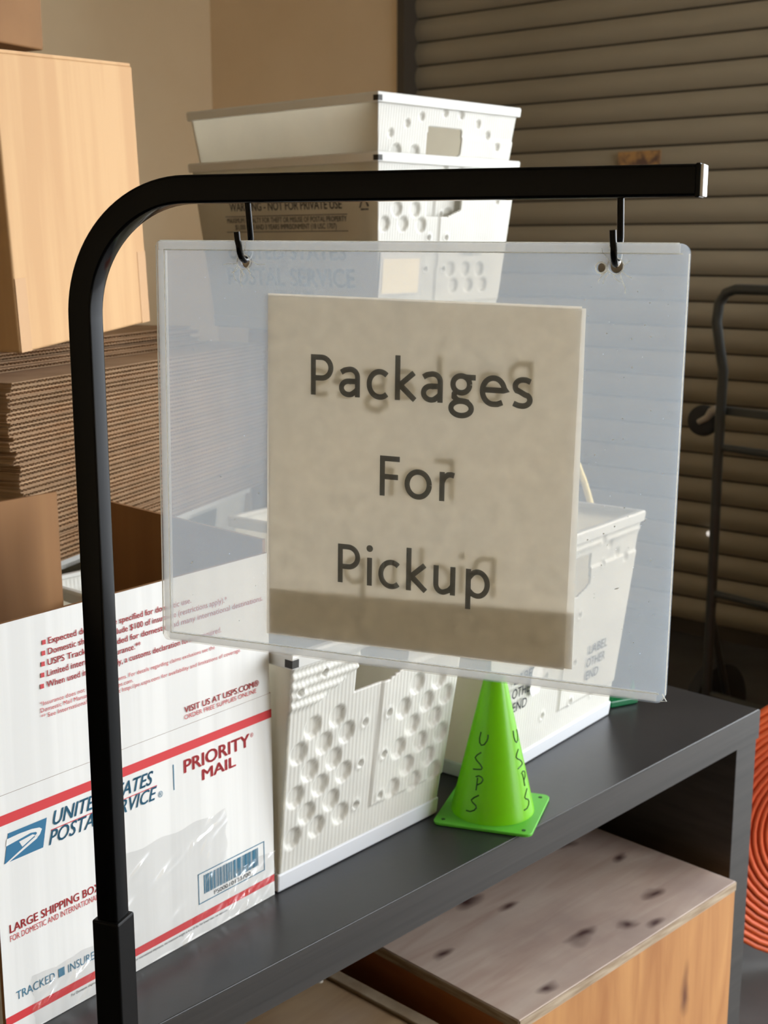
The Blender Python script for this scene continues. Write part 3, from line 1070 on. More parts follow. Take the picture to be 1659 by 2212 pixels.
def tub_mesh_end(Wb, Wt, H, Lb, Lt, dims, rivets, arcs, hole, seam, ribs, bottom, fine=True):
    # front end panel (looks along -y), centred on x
    dx = 0.0022 if fine else 0.02
    nx = int(Wt / dx)
    nz = int(H / dx)
    bm = bmesh.new()
    grid = []
    sl = (Lt - Lb) / 2 / H
    for j in range(nz + 1):
        row = []
        z = H * j / nz
        hw = (Wb + (Wt - Wb) * z / H) / 2
        for i in range(nx + 1):
            x = -hw + 2 * hw * i / nx
            d = 0.0
            if fine:
                for cx_, cz_ in dims:
                    q = math.hypot(x - cx_, z - cz_)
                    if q < 0.0125:
                        d -= 0.0046 * min(1, max(0, (0.0118 - q) / 0.0028))
                for cx_, cz_ in rivets:
                    q = math.hypot((x - cx_), (z - cz_))
                    if q < 0.008:
                        d += 0.0014 * math.exp(-((q - 0.0055) / 0.0016) ** 2) - 0.0045 * (1 if q < 0.0035 else 0)
                for cx_, cz_ in arcs:
                    q = math.hypot(x - cx_, z - cz_)
                    if q < 0.009:
                        d -= 0.0035 * min(1, max(0, (0.0065 - q) / 0.002))
                if seam is not None and x > seam and 0.05 < z < H - 0.055:
                    d += 0.0022
                if ribs == 'band' and z > H - 0.030:
                    d += 0.0010 * math.sin(z * 2 * math.pi / 0.0095) + 0.0015
                if ribs is True and z > H - 0.062 + max(0, (x - (-0.10))) * 0.42 and x < 0.02:
                    d += 0.0013 * math.sin(z * 2 * math.pi / 0.0105) + 0.002
            y = -Lb / 2 - sl * z - d
            row.append(bm.verts.new((x, y, z)))
        grid.append(row)
    for j in range(nz):
        for i in range(nx):
            c = (grid[j][i].co + grid[j + 1][i + 1].co) / 2
            if hole and hole[0] < c.x < hole[1] and hole[2] < c.z < hole[3]:
                if not (c.x > hole[1] - 0.03 and c.z < hole[2] + (c.x - (hole[1] - 0.03)) * 0.35):
                    continue
            bm.faces.new((grid[j][i], grid[j][i + 1], grid[j + 1][i + 1], grid[j + 1][i]))
    me = bpy.data.meshes.new('end_panel')
    loose = [v for v in bm.verts if not v.link_faces]
    bmesh.ops.delete(bm, geom=loose, context='VERTS')
    bm.to_mesh(me)
    bm.free()
    me.polygons.foreach_set('use_smooth', [True] * len(me.polygons))
    return me


def solid(o, t=0.003):
    s = o.modifiers.new('thickness', 'SOLIDIFY')
    s.thickness = t
    s.offset = -1
    return o


FRONT = {}
SIDE = {}


def make_tub(label, mat, Wb=0.268, Wt=0.32, H=0.265, Lb=0.378, Lt=0.43, variant='A', fine=True, rack=0.0):
    t = thing('mail_tub', label, 'tub', mat, 'white plastic mail tubs')
    sx = Wb / 0.268
    sz = H / 0.265
    if variant == 'A':
        dims = [((x - 0.140) * sx, z * sz) for x, z in DIM_A]
        riv = [((x - 0.134) * sx, z * sz) for x, z in RIV_A]
        hole = (-0.042 * sx, 0.046 * sx, 0.199 * sz, 0.247 * sz)
        seam = 0.005 * sx
        ribs = True
        arcs = []
    elif variant == 'C':
        dims = []
        riv = [(x * sx, z * sz) for x, z in ((-0.030, 0.165), (-0.030, 0.100), (-0.030, 0.050), (0.030, 0.160), (0.030, 0.100), (0.030, 0.050), (0.075, 0.215), (0.085, 0.045), (-0.085, 0.045))]
        arcs = [(x * sx, z * sz) for x, z in ((-0.11, 0.222), (-0.09, 0.238), (0.07, 0.246), (0.09, 0.236), (0.11, 0.222), (0.13, 0.212))]
        hole = (-0.042 * sx, 0.046 * sx, 0.185 * sz, 0.232 * sz)
        seam = 0.005 * sx
        ribs = 'band'
    else:
        h0 = -Wt / 2
        dims = [(h0 + x, H + z) for x, z in ((0.050, -0.082), (0.092, -0.082), (0.024, -0.105), (0.066, -0.105), (0.108, -0.106), (0.184, -0.175), (0.222, -0.175), (0.258, -0.176), (0.195, -0.202), (0.233, -0.202), (0.270, -0.202))]
        riv = [(h0 + x, H + z) for x, z in ((0.128, -0.125), (0.168, -0.125), (0.125, -0.175), (0.166, -0.175))]
        arcs = [(h0 + x, H + z) for x, z in ((0.035, -0.056), (0.070, -0.040), (0.102, -0.028), (0.156, -0.019), (0.195, -0.020), (0.238, -0.031), (0.265, -0.047), (0.290, -0.064))]
        hole = (h0 + 0.118, h0 + 0.199, H - 0.092, H - 0.042)
        seam = h0 + 0.150
        ribs = False
    me = tub_mesh_end(Wb, Wt, H, Lb, Lt, dims, riv, arcs, hole, seam, ribs, True, fine)
    me.materials.append(M['tub'])
    o = bpy.data.objects.new('end_panel', me)
    col.objects.link(o)
    o.parent = t
    solid(o)
    front = o
    # far end, plain with its hand hole
    me = tub_mesh_end(Wb, Wt, H, Lb, Lt, [], [], [], hole, None, False, True, False)
    for v in me.vertices:
        v.co = (-v.co.x, -v.co.y, v.co.z)
    me.materials.append(M['tub'])
    o = bpy.data.objects.new('end_panel', me)
    col.objects.link(o)
    o.parent = t
    solid(o)
    for s in (-1, 1):
        mb = MB()
        n = 16
        vs = []
        for j in range(n + 1):
            z = H * j / n
            hw = (Wb + (Wt - Wb) * z / H) / 2
            hl = (Lb + (Lt - Lb) * z / H) / 2
            vs += [(s * hw, -hl + 2 * hl * i / 24, z) for i in range(25)]
        fs = []
        for j in range(n):
            for i in range(24):
                q = (j * 25 + i, j * 25 + i + 1, (j + 1) * 25 + i + 1, (j + 1) * 25 + i)
                fs.append(q if s > 0 else q[::-1])
        mb.add(vs, fs)
        o = mb.build('side_panel', M['tub_side'], t, fix=False)
        solid(o)
        if s < 0:
            SIDE[t.name] = o
    # rim band, outside
    mb = MB()
    hw, hl = Wt / 2, Lt / 2
    e = 0.0035
    kz = 0.014
    ring = []
    for (a, z) in ((e, H - kz), (e + 0.001, H - 0.002), (e, H + 0.001), (-0.0045, H + 0.001), (-0.0045, H - 0.004), (0.0004, H - 0.006), (0.0, H - kz)):
        ring.append([(-hw - a, -hl - a, z), (hw + a, -hl - a, z), (hw + a, hl + a, z), (-hw - a, hl + a, z)])
    vs = [p for r in ring for p in r]
    n = len(ring)
    fs = [(i * 4 + k, i * 4 + (k + 1) % 4, ((i + 1) % n) * 4 + (k + 1) % 4, ((i + 1) % n) * 4 + k) for i in range(n) for k in range(4)]
    mb.add(vs, fs)
    mb.build('rim', M['tub_rim'], t, bevel=0.0008, seg=1)
    # base tray
    mb = MB()
    hb, lb = Wb / 2 + 0.0025, Lb / 2 + 0.0025
    zb = 0.020
    f = (Wt - Wb) / 2 / H * zb
    vs = [(-hb, -lb, 0), (hb, -lb, 0), (hb, lb, 0), (-hb, lb, 0), (-hb - f, -lb - f, zb), (hb + f, -lb - f, zb), (hb + f, lb + f, zb), (-hb - f, lb + f, zb),
          (-hb + 0.006, -lb + 0.006, zb), (hb - 0.006, -lb + 0.006, zb), (hb - 0.006, lb - 0.006, zb), (-hb + 0.006, lb - 0.006, zb),
          (-hb + 0.006, -lb + 0.006, 0.004), (hb - 0.006, -lb + 0.006, 0.004), (hb - 0.006, lb - 0.006, 0.004), (-hb + 0.006, lb - 0.006, 0.004)]
    fs = [(3, 2, 1, 0)]
    for a in (0, 4, 8):
        fs += [(a + k, a + (k + 1) % 4, a + 4 + (k + 1) % 4, a + 4 + k) for k in range(4)]
    fs += [(12, 13, 14, 15)]
    mb.add(vs, fs)
    mb.build('base_tray', M['tub_base'], t, bevel=0.002)
    # dark gap where the folded panels meet at each top corner
    for sx_ in (-1, 1):
        mb = MB()
        cx_, cy_ = sx_ * (hw + e + 0.001), -(hl + e + 0.001)
        mb.box(min(cx_, cx_ - sx_ * 0.009), max(cx_, cx_ - sx_ * 0.009), cy_ - 0.0006, cy_ + 0.010, H - 0.012, H - 0.004)
        if sx_ < 0:
            mb.build('corner_gap', M['dark_clip'], t)
    FRONT[t.name] = front
    if rack:
        for c in t.children:
            for v in c.data.vertices:
                v.co.x += rack * v.co.z / H
    return t


def tub_at(front_left, yaw, z, Wb, Lb):
    # matrix for a tub whose bottom front-left corner is given in table coordinates
    Mx = TB @ Matrix.Translation((front_left[0], front_left[1], z)) @ Matrix.Rotation(R(yaw), 4, 'Z') @ Matrix.Translation((Wb / 2, Lb / 2, 0))
    return Mx


tub1 = make_tub('white plastic mail tub between the shipping box and the green cone', tub_at((-0.8335, 0.0985), 2.0, 0.0006, 0.252, 0.378), Wb=0.252, Wt=0.277, H=0.259, rack=0.0125)
tub2 = make_tub('white plastic mail tub behind the green cone, marked LABEL OTHER END', tub_at((-0.4770, 0.1135), 6.0, 0.0006, 0.308, 0.368), Wb=0.308, Wt=0.372, H=0.292, Lb=0.368, Lt=0.42, variant='C')
# stencilled words on the second tub (its end panel leans outwards)


def on_end(t, Wb, H, Lb, Lt, items):
    sl = (Lt - Lb) / 2 / H
    for s, x0, z0, w, h, mat in items:
        fl = Matrix(((1, 0, 0, 0), (0, 1, -sl, -Lb / 2), (0, 0, 1, 0), (0, 0, 0, 1)))
        print_text(FRONT[t.name], s, x0 - Wb / 2, z0, w, h, M[mat], y=-0.0042, flip=fl, bold=0.012)


for i, s in enumerate(('LABEL', 'OTHER', 'END')):
    on_end(tub2, 0.308, 0.292, 0.368, 0.42, [(s, 0.223 - 0.003 * i + (0.006 if i == 2 else 0), 0.113 - 0.0185 * i, 0.052 if i < 2 else 0.034, 0.0125, 'grey_txt')])
    on_end(tub2, 0.308, 0.292, 0.368, 0.42, [(s, 0.034 - 0.002 * i + (0.006 if i == 2 else 0), 0.122 - 0.0185 * i, 0.052 if i < 2 else 0.034, 0.0125, 'dark_txt')])
mb = MB()
pl_ = []
rs = random.Random(4)
for k in range(26):
    a = 2 * math.pi * k / 26
    q = 0.017 * rs.uniform(0.85, 1.12)
    pl_.append((-0.154 + 0.088 + q * math.cos(a) * 0.9, 0.117 + q * 1.35 * math.sin(a)))
sl = 0.026 / 0.292
mb.add([(x, -0.184 - sl * z - 0.0050, z) for x, z in pl_], [tuple(range(26))])
mb.build('torn_sticker', M['sticker'], FRONT[tub2.name], fix=False)

# tub pile at the back: two tubs, the upper nested in the lower one
NW, NL, NH = 0.336, 0.450, 0.278
NWb, NLb = 0.284, 0.398
piv = Vector((-0.009, 2.012, 0))
PX = Matrix.Translation(piv) @ Matrix.Rotation(R(46.3), 4, 'Z') @ Matrix.Translation((NW / 2, NL / 2, 0))
tub3 = make_tub('upper white mail tub nested in another, at the top of the rear pile', Matrix.Translation((0, 0, 1.6335 - NH)) @ PX, NWb - 0.018, NW, NH, NLb - 0.018, NL, 'B')
tub4 = make_tub('lower white mail tub of the rear pile, printed UNITED STATES POSTAL SERVICE', Matrix.Translation((0, 0, 1.5475 - NH)) @ PX, NWb, NW, NH, NLb, NL, 'B')
# print on the long left side (side panel leans outwards)
slx = (NW - NWb) / 2 / NH


def on_side(t, s, a0, z0, w, h, mat, bold=0.0):
    # a0: distance of the word's right end from the near corner; text runs towards the near corner
    fl = Matrix(((0, 1, -slx, -NWb / 2), (-1, 0, 0, 0), (0, 0, 1, 0), (0, 0, 0, 1)))
    return print_text(SIDE[t.name], s, NL / 2 - a0 - w, z0, w, h, M[mat], y=-0.0006, flip=fl, bold=bold)


def side_rect(t, name, a0, a1, z0, z1, mat, off=0.0006):
    mb = MB()
    vs = []
    for a, z in ((a0, z0), (a1, z0), (a1, z1), (a0, z1)):
        vs.append((-NWb / 2 - slx * z - off, -NL / 2 + a, z))
    mb.add(vs, [(0, 1, 2, 3)])
    return mb.build(name, M[mat], SIDE[t.name], fix=False)


on_side(tub4, 'WARNING - NOT FOR PRIVATE USE', 0.085, 0.197, 0.272, 0.0135, 'grey_txt', 0.022)
side_rect(tub4, 'printed_rule', 0.0745, 0.37, 0.1875, 0.1887, 'grey_txt')
on_side(tub4, 'MAXIMUM PENALTY FOR THEFT OR MISUSE OF POSTAL PROPERTY', 0.076, 0.1775, 0.290, 0.0080, 'grey_txt', 0.016)
on_side(tub4, '$1,000 FINE AND 3 YEARS IMPRISONMENT (18 USC 1707)', 0.100, 0.1665, 0.246, 0.0080, 'grey_txt', 0.016)
side_rect(tub4, 'printed_rule', 0.0745, 0.37, 0.1620, 0.1632, 'grey_txt')
on_side(tub4, 'UNITED STATES', 0.083, 0.1180, 0.288, 0.0250, 'grey_txt', 0.035)
on_side(tub4, 'POSTAL SERVICE', 0.067, 0.0750, 0.312, 0.0280, 'grey_txt', 0.035)
on_side(tub4, 'FEBRUARY 2003', 0.165, 0.0560, 0.095, 0.0110, 'grey_txt')
# recycling mark: three bent arrows round a triangle
mb = MB()
tri = [(0.036 + 0.0125 * math.cos(R(90 + 120 * k)), 0.202 + 0.0145 * math.sin(R(90 + 120 * k))) for k in range(3)]
for k in range(3):
    (a0, z0), (a1, z1) = tri[k], tri[(k + 1) % 3]
    pts = []
    for f in (0.12, 0.5, 0.8):
        a, z = a0 + (a1 - a0) * f, z0 + (z1 - z0) * f
        pts.append((-NWb / 2 - slx * z - 0.0007, -NL / 2 + a, z))
    mb.tube(pts, [0.0011, 0.0011, 0.0016], 5)
mb.build('recycling_mark', M['grey_txt'], SIDE[tub4.name])
# label pocket on the end of that tub
sly = (NL - NLb) / 2 / NH


def end_quad(t, name, x0, x1, z0, z1, mat, off):
    mb = MB()
    mb.add([(x - NW / 2, -NLb / 2 - sly * z - off, z) for x, z in ((x0, z0), (x1, z0), (x1, z1), (x0, z1))], [(0, 1, 2, 3)])
    return mb.build(name, M[mat], FRONT[t.name], fix=False)


M['pocket'] = plain('grey_pocket', rgb(206, 202, 196), 0.4)
end_quad(tub4, 'label_pocket', 0.018, 0.112, 0.064, 0.131, 'pocket', 0.0030)
end_quad(tub4, 'card_label', 0.024, 0.107, 0.067, 0.120, 'label_card', 0.0036)
fl = Matrix(((1, 0, 0, 0), (0, 1, -sly, -NLb / 2), (0, 0, 1, 0), (0, 0, 0, 1)))
print_text(FRONT[tub4.name], 'THIS END OUT', 0.205 - NW / 2, 0.124, 0.052, 0.0075, M['dark_txt'], y=-0.0056, flip=fl)

# carton that carries the rear tubs
CP = TB @ Matrix.Translation((-0.145, 0.655, 0.0006))
ct = thing('cardboard_carton', 'plain brown carton under the rear pile of mail tubs', 'box', CP)
MB().box(0, 0.25, 0, 0.28, 0, 0.502).build('carton_body', M['kraft'], ct, bevel=0.002)
for y0, y1 in ((0.001, 0.139), (0.141, 0.279)):
    MB().box(0.001, 0.249, y0, y1, 0.5025, 0.5062).build('flap', M['kraft'], ct)

# ------------------------------------------------------------------ stack of flattened cardboard
SK_O = Vector((-0.437, 1.520, 0))
SK_YAW = 69.5
SLEN, SDEP, STH = 0.69, 0.50, 0.0057


def sheet_mesh(seed, length, depth):
    r_ = random.Random(seed)
    mb = MB()
    tl = 0.0007
    mb.box(0, length, 0, depth, 0, tl)
    mb.box(0, length, 0, depth, STH - 0.0004 - tl, STH - 0.0004)
    # fluted middle layer, its waves showing along the front edge
    pitch = 0.0079
    nseg = int(length / pitch) * 6
    ph = r_.uniform(0, 6)
    top, bot = STH - 0.0004 - tl, tl
    mid, amp = (top + bot) / 2, (top - bot) / 2 - 0.0002
    vs = []
    for i in range(nseg + 1):
        x = length * i / nseg
        z = mid + amp * math.sin(2 * math.pi * x / pitch + ph)
        vs += [(x, 0.0008, z - 0.00022), (x, 0.0008, z + 0.00022), (x, depth - 0.002, z + 0.00022), (x, depth - 0.002, z - 0.00022)]
    fs = []
    for i in range(nseg):
        a, b = i * 4, i * 4 + 4
        fs += [(a, b, b + 1, a + 1), (a + 1, b + 1, b + 2, a + 2), (a + 3, a, b, b + 3)]
    mb.add(vs, fs)
    return mb.mesh('flat_cardboard')


meshes = [sheet_mesh(s, SLEN, SDEP) for s in range(4)]
for i, me in enumerate(meshes):
    me.materials.append(M['sheet'] if i % 2 else M['sheet_b'])
rc = random.Random(21)


def lay_sheet(z, off, skew, label, i, along=0.0):
    o = bpy.data.objects.new('flat_cardboard', meshes[i % 4])
    col.objects.link(o)
    o.matrix_world = Matrix.Translation((SK_O.x, SK_O.y, z)) @ Matrix.Rotation(R(SK_YAW), 4, 'Z') @ Matrix.Translation((along, off, 0)) @ Matrix.Rotation(R(skew), 4, 'Z')
    return tag(o, label, 'cardboard', 'flattened cardboard boxes in the stack')


ORD = ['first', 'second', 'third', 'fourth', 'fifth', 'sixth', 'seventh', 'eighth', 'ninth', 'tenth', 'eleventh', 'twelfth', 'thirteenth', 'fourteenth', 'fifteenth', 'sixteenth', 'seventeenth', 'eighteenth', 'nineteenth', 'twentieth']
ORD += ['twenty-' + w for w in ORD[:9]] + ['thirtieth'] + ['thirty-' + w for w in ORD[:9]]
z = 1.0140
NB = 8
for i in range(NB):
    lab = ORD[NB - 1 - i] + ' flattened cardboard box from the top of the thin bottom bundle'
    lay_sheet(z, 0.012 + rc.uniform(-0.003, 0.004), rc.uniform(-0.25, 0.25), lab, rc.randrange(4), 0.02 + rc.uniform(-0.004, 0.004))
    z += STH
z += 0.0012
NT = 33
dz = (1.2520 - z) / NT
for i in range(NT):
    lab = ORD[NT - 1 - i] + ' flattened cardboard box from the top of the tall stack, edge-on'
    if i == NT - 1:
        lab = 'topmost flattened cardboard box of the tall stack, its top face showing'
    lay_sheet(z, rc.uniform(-0.003, 0.003), rc.uniform(-0.15, 0.15), lab, rc.randrange(4), rc.uniform(-0.004, 0.004) + 0.01 * math.sin(i * 0.19))
    z += dz
STK = z
z += 0.0006
for i in range(5):
    lay_sheet(z, 0.085 + 0.012 * i % 0.03, -1.2 + 0.3 * i, ORD[4 - i] + ' flattened cardboard box below the light carton, set back on the stack', i, -0.07)
    z += STH
# tubs that carry the stack
for i, a0 in enumerate((0.178, 0.520)):
    Mx = Matrix.Translation((SK_O.x, SK_O.y, 0.7606)) @ Matrix.Rotation(R(SK_YAW), 4, 'Z') @ Matrix.Translation((a0, 0.250, 0))
    tt = make_tub(('white mail tub under the left end of the cardboard stack', 'white mail tub under the right end of the cardboard stack')[i], Mx, 0.262, 0.314, 0.2515, 0.378, 0.43, 'A', fine=False)


# ------------------------------------------------------------------ cartons on the stack
def carton(name, label, mat, w, d, h, m_, tape=True):
    t = thing(name, label, 'box', mat)
    MB().box(0, w, 0, d, 0, h).build('carton_body', M[m_], t, bevel=0.003, seg=3)
    MB().box(0.002, w - 0.002, 0.002, d / 2 - 0.001, h, h + 0.0035).build('flap', M[m_], t)
    MB().box(0.002, w - 0.002, d / 2 + 0.001, d - 0.002, h, h + 0.0035).build('flap', M[m_], t)
    if tape:
        # tape ends folded over the lower edge of each end
        for a, b, c in ((0.001, 0.022, 0.085), (w - 0.022, w - 0.001, 0.095)):
            MB().box(a, b, -0.0005, 0.001, 0.0005, c).build('tape_end', M['tape_brown'], t)
    return t


BXM = Matrix.Translation((-0.4205, 1.5086, 1.2873)) @ Matrix.Rotation(R(70.44), 4, 'Z') @ Matrix.Rotation(R(-3.98), 4, 'Y')
carton('cardboard_carton', 'plain light brown carton on top of the cardboard stack', BXM, 0.300, 0.30, 0.331, 'kraft')
carton('cardboard_carton', 'darker brown carton in the top left corner, above the light carton', at(-0.640, 1.735, 1.690, 62), 0.30, 0.26, 0.30, 'kraft_dark', False)

# ------------------------------------------------------------------ green cone
CN = TB @ Matrix.Translation((-0.530, 0.0615, 0.0006)) @ Matrix.Rotation(R(25.5), 4, 'Z')
cn = thing('sports_cone', 'small lime green plastic cone with USPS handwritten on it', 'cone', CN)
mb = MB()
S = 0.0575
rc_ = 0.009
sq = []
for cx_, cy_, a0 in ((S - rc_, S - rc_, 0), (-S + rc_, S - rc_, 90), (-S + rc_, -S + rc_, 180), (S - rc_, -S + rc_, 270)):
    for k in range(6):
        a = R(a0 + 90 * k / 5)
        sq.append((cx_ + rc_ * math.cos(a), cy_ + rc_ * math.sin(a)))
mb.prism(sq, 0.0, 0.0035)
cone_base = mb.build('base', M['green_base'], cn, bevel=0.0008)
for sx_ in (-1, 1):
    for sy_ in (-1, 1):
        mb = MB()
        mb.lathe([(0.0, 0.0038), (0.0024, 0.0038), (0.0024, 0.0034)], 14, Matrix.Translation((sx_ * 0.047, sy_ * 0.047, 0)))
        mb.build('base_hole', M['marker'], cone_base)
RB, RT, HC = 0.0485, 0.0125, 0.165
prof = [(RB, 0.0035), (RB - 0.0012, 0.010)]
for k in range(1, 13):
    f = k / 12
    prof.append((RB - 0.0012 + (RT - RB + 0.0012) * f, 0.010 + (HC - 0.010) * f))
prof += [(RT - 0.002, HC + 0.001), (RT - 0.0025, HC - 0.002), (RT - 0.0025, HC - 0.01)]
mb = MB()
mb.lathe(prof, 72)
cone_body = mb.build('cone_body', M['green'], cn, smooth=40)


def cone_r(h):
    return RB - 0.0012 + (RT - RB + 0.0012) * max(0, (h - 0.010)) / (HC - 0.010)


cw = CN.translation
to_cam = math.atan2(-cw.y, -cw.x) - R(46.4 + 25.5)
STROKES = [[(575, 800), (566, 870), (575, 925), (603, 950), (640, 935), (668, 890), (676, 850), (672, 815)],
           [(612, 1033), (560, 1072), (535, 1108), (560, 1135), (620, 1170), (650, 1203), (640, 1225), (590, 1235), (528, 1246)],
           [(604, 1330), (606, 1400), (605, 1476)], [(580, 1322), (620, 1303), (662, 1315), (678, 1342), (660, 1380), (615, 1408)],
           [(650, 1525), (590, 1565), (556, 1600), (575, 1622), (625, 1648), (638, 1675), (610, 1710), (560, 1735), (500, 1738)]]


def write_on_cone(center):
    for s in STROKES:
        pts = []
        for x, y in s:
            ypx = 1420 + y / 5.184
            h = (1786 - ypx) / 331 * HC
            r_ = cone_r(h) + 0.0001
            u = (x - 608) / 5.184 / 2800 * 1.37
            a = to_cam + center + u / max(r_, 0.01)
            pts.append((r_ * math.cos(a), r_ * math.sin(a), h))
        mb = MB()
        mb.tube(pts, 0.00075, 6)
        mb.build('handwriting', M['marker'], cone_body, smooth=60)


write_on_cone(R(-28))
write_on_cone(R(64))

# ------------------------------------------------------------------ small things on and behind the table
gp = thing('green_clip', 'small dark green plastic clip on the table beside the rear tub', 'clip', TB @ Matrix.Translation((-0.117, 0.158, 0.0004)) @ Matrix.Rotation(R(-20), 4, 'Z'))
mb = MB()
mb.prism([(-0.026, -0.012), (0.022, -0.012), (0.026, -0.006), (0.026, 0.010), (-0.022, 0.012)], 0, 0.010)
mb.build('clip_body', M['dark_green'], gp, bevel=0.002)
mb = MB()
mb.add([(0.016, -0.004, 0.009), (0.025, -0.004, 0.009), (0.025, 0.004, 0.009), (0.016, 0.004, 0.009), (0.0205, -0.001, 0.032), (0.0215, -0.001, 0.032), (0.0215, 0.001, 0.032), (0.0205, 0.001, 0.032)],
       [(0, 1, 5, 4), (1, 2, 6, 5), (2, 3, 7, 6), (3, 0, 4, 7), (4, 5, 6, 7), (3, 2, 1, 0)])
mb.build('clip_tab', M['dark_green'], gp)

pts = [(0.322, 1.93, 0.775), (0.324, 1.93, 0.90), (0.3215, 1.93, 0.98), (0.3154, 1.93, 1.0209), (0.3029, 1.93, 1.0602), (0.2916, 1.93, 1.0871), (0.2686, 1.93, 1.1111), (0.2369, 1.93, 1.1238), (0.205, 1.93, 1.113), (0.180, 1.93, 1.085), (0.164, 1.93, 1.04), (0.158, 1.93, 0.98), (0.157, 1.93, 0.90), (0.158, 1.93, 0.775)]
mb = MB()
mb.tube(pts, 0.0048, 8)
o = mb.build('rope_loop', M['yellow'], None, smooth=60)
tag(o, 'yellow rope loop sticking up out of the rear mail tub', 'rope')

# ------------------------------------------------------------------ wooden crates under the table
CR = at(0.1548, 1.3346, 0.0, 44.7)
cr = thing('wooden_crate', 'plywood crate with a weathered knotty lid and honey-coloured front', 'crate', CR)
CL, CD, CHH, PT = 0.473, 0.42, 0.5415, 0.014
MB().box(0, CL, 0.0, CD, CHH - PT, CHH).build('lid', M['ply_top'], cr, bevel=0.0012)
MB().box(0.0005, CL - 0.0005, -0.0012, 0.0, CHH - PT + 0.001, CHH - 0.001).build('lid_edge', M['ply_edge'], cr)
MB().box(0, CL, 0.0005, PT, 0.002, CHH - PT - 0.0006).build('front_board', M['ply_side'], cr, bevel=0.0008)
MB().box(0, CL, CD - PT, CD, 0.002, CHH - PT - 0.0006).build('back_board', M['ply_side'], cr)
MB().box(0.0005, PT, PT, CD - PT, 0.002, CHH - PT - 0.0006).build('side_board', M['ply_dark'], cr)
MB().box(CL - PT, CL - 0.0005, PT, CD - PT, 0.002, CHH - PT - 0.0006).build('side_board', M['ply_side'], cr)
MB().box(-0.0012, 0.0, 0.0005, CD - 0.0005, CHH - PT + 0.001, CHH - 0.001).build('lid_edge', M['ply_edge'], cr)

C2 = TB @ Matrix.Translation((-0.607, 0.0, -0.76)) @ Matrix.Rotation(R(0.5), 4, 'Z')
c2 = thing('wooden_crate', 'lower plywood crate left of the knotty one, mostly hidden by the table', 'crate', C2)
H2 = 0.515
MB().box(-0.42, -0.020, 0.018, 0.44, H2 - 0.020, H2 - 0.004).build('lid', M['ply_two'], c2, bevel=0.001)
MB().box(-0.019, 0, 0.0, 0.46, 0.002, H2).build('side_board', M['ply_edge'], c2, bevel=0.0015)
MB().box(-0.44, -0.421, 0.0, 0.46, 0.002, H2).build('side_board', M['ply_edge'], c2, bevel=0.0015)
MB().box(-0.42, -0.020, 0.0, 0.017, 0.002, H2).build('front_board', M['ply_side'], c2, bevel=0.0015)
MB().box(-0.42, -0.020, 0.441, 0.46, 0.002, H2).build('back_board', M['ply_side'], c2)
mb = MB()
mb.lathe([(0, 0.003), (0.004, 0.002), (0.005, 0)], 14, Matrix.Translation((-0.030, 0.245, H2 - 0.004)))
mb.build('screw', M['caster'], c2, smooth=50)

# ------------------------------------------------------------------ orange hose coil
hz = thing('hose_coil', 'orange hose coil standing on the floor behind the table leg', 'hose', at(0.862, 2.36, 0.0, 6))
mb = MB()
RO = 0.285
tr = 0.0066
pts = []
turns = 15
for k in range(turns * 40):
    a = 2 * math.pi * k / 40
    r_ = RO - 0.0128 * k / 40
    pts.append((-r_ * math.cos(a), 0.010 * math.sin(0.5 * a) * 0.2, RO + tr + 0.0005 + r_ * math.sin(a)))
mb.tube(pts, tr, 8)
mb.build('hose', M['orange'], hz, smooth=60)
mb = MB()
mb.box(-0.165, -0.155, -0.010, 0.012, RO + 0.02, RO + 0.07)
mb.build('tie_strap', M['black_satin'], hz)
mb = MB()
mb.lathe([(0, 0.012), (0.006, 0.011), (0.008, 0.006), (0.008, 0)], 14, Matrix.Translation((-0.170, -0.008, RO + 0.085)) @ Matrix.Rotation(R(90), 4, 'X'))
mb.build('hose_fitting', M['caster'], hz, smooth=50)

# ------------------------------------------------------------------ hand truck
ht = thing('hand_truck', 'dark steel convertible hand truck in front of the roll-up door', 'hand truck', at(0.89, 3.40, 0.0, -50))
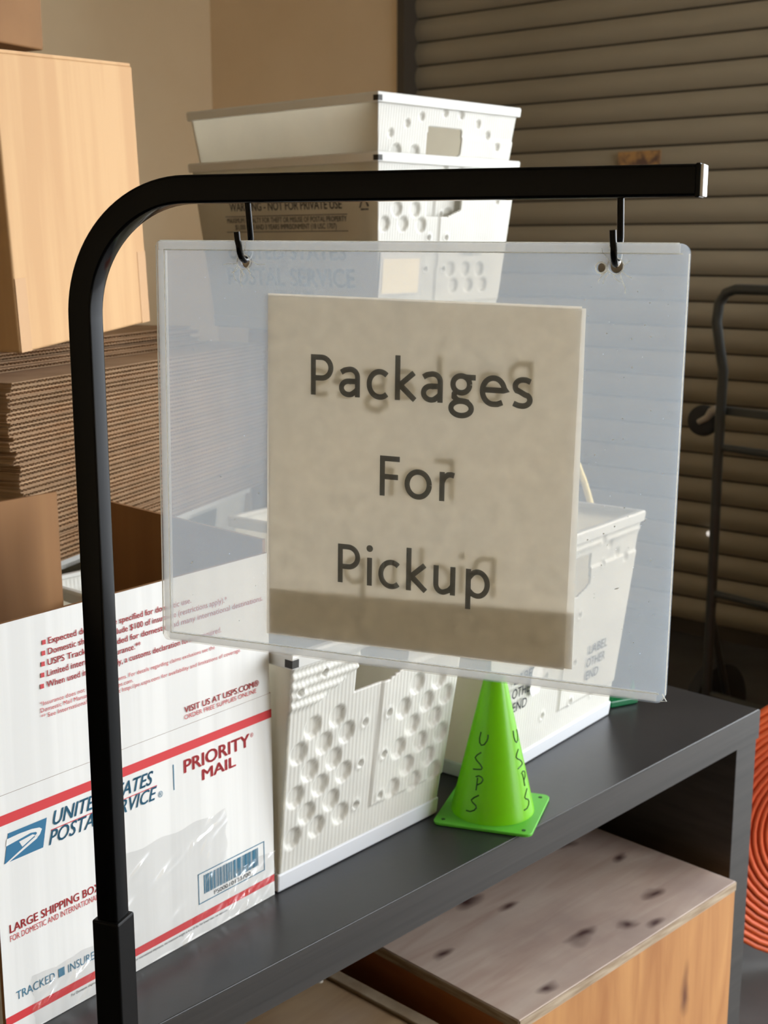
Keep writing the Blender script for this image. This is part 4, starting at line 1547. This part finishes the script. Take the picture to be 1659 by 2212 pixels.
# local x: across the truck (towards the camera's right), local y: behind
WT = 0.26
up = [(0.0, 0.0, 0.10), (-0.002, 0.0, 0.6), (-0.004, 0.0, 0.85), (-0.003, 0.0, 1.0), (0.001, -0.004, 1.09), (-0.006, -0.012, 1.14), (-0.014, -0.022, 1.215), (-0.010, -0.022, 1.262), (0.010, -0.022, 1.290), (0.04, -0.022, 1.300)]
up2 = [(WT - x, y, z) for x, y, z in up]
mb = MB()
mb.tube(up + up2[::-1], 0.0135, 12)
mb.build('frame', M['truck'], ht, smooth=60)
for zc, r_ in ((0.885, 0.010), (0.485, 0.010), (0.20, 0.010)):
    mb = MB()
    mb.tube([(0.0, 0.004, zc), (WT, 0.004, zc)], r_, 10)
    mb.build('crossbar', M['truck'], ht, smooth=60)
mb = MB()
mb.box(-0.03, WT + 0.03, 0.012, 0.030, 0.970, 0.992)
mb.build('caster_bar', M['truck'], ht, bevel=0.003)
for sx_ in (-1, 1):
    cx_ = -0.085 if sx_ < 0 else WT - 0.02
    mb = MB()
    mb.lathe([(0, -0.014), (0.034, -0.014), (0.042, -0.008), (0.042, 0.008), (0.034, 0.014), (0, 0.014)], 28, Matrix.Translation((cx_, 0.04, 0.945)) @ Matrix.Rotation(R(75), 4, 'X') @ Matrix.Rotation(R(20), 4, 'Y'))
    cwheel = mb.build('caster_wheel', M['rubber'], ht, smooth=40)
    mb = MB()
    mb.tube([(cx_ + 0.012, 0.0, 0.945), (cx_ + 0.034, 0.005, 0.958), (cx_ + 0.045, 0.01, 0.975), (cx_ + 0.058, 0.016, 0.980)], [0.007, 0.009, 0.012, 0.014], 10)
    mb.build('caster_fork', M['caster'], cwheel, smooth=60)
for sx_ in (0, 1):
    mb = MB()
    mb.lathe([(0, -0.03), (0.09, -0.03), (0.125, -0.018), (0.125, 0.018), (0.09, 0.03), (0, 0.03)], 36, Matrix.Translation((-0.05 if sx_ == 0 else WT + 0.05, 0.11, 0.1255)) @ Matrix.Rotation(R(90), 4, 'Y'))
    mb.build('wheel', M['rubber'], ht, smooth=40)
    mb = MB()
    mb.tube([(sx_ * WT, 0.004, 0.42), (sx_ * WT, 0.11, 0.1255)], 0.010, 8)
    mb.build('strut', M['truck'], ht, smooth=60)
mb = MB()
mb.tube([(-0.05, 0.11, 0.1255), (WT + 0.05, 0.11, 0.1255)], 0.009, 10)
mb.build('axle', M['truck'], ht, smooth=60)
mb = MB()
mb.box(-0.06, WT + 0.06, -0.22, 0.0, 0.0, 0.008)
mb.box(-0.06, WT + 0.06, -0.008, 0.0, 0.008, 0.12)
mb.build('toe_plate', M['truck'], ht)
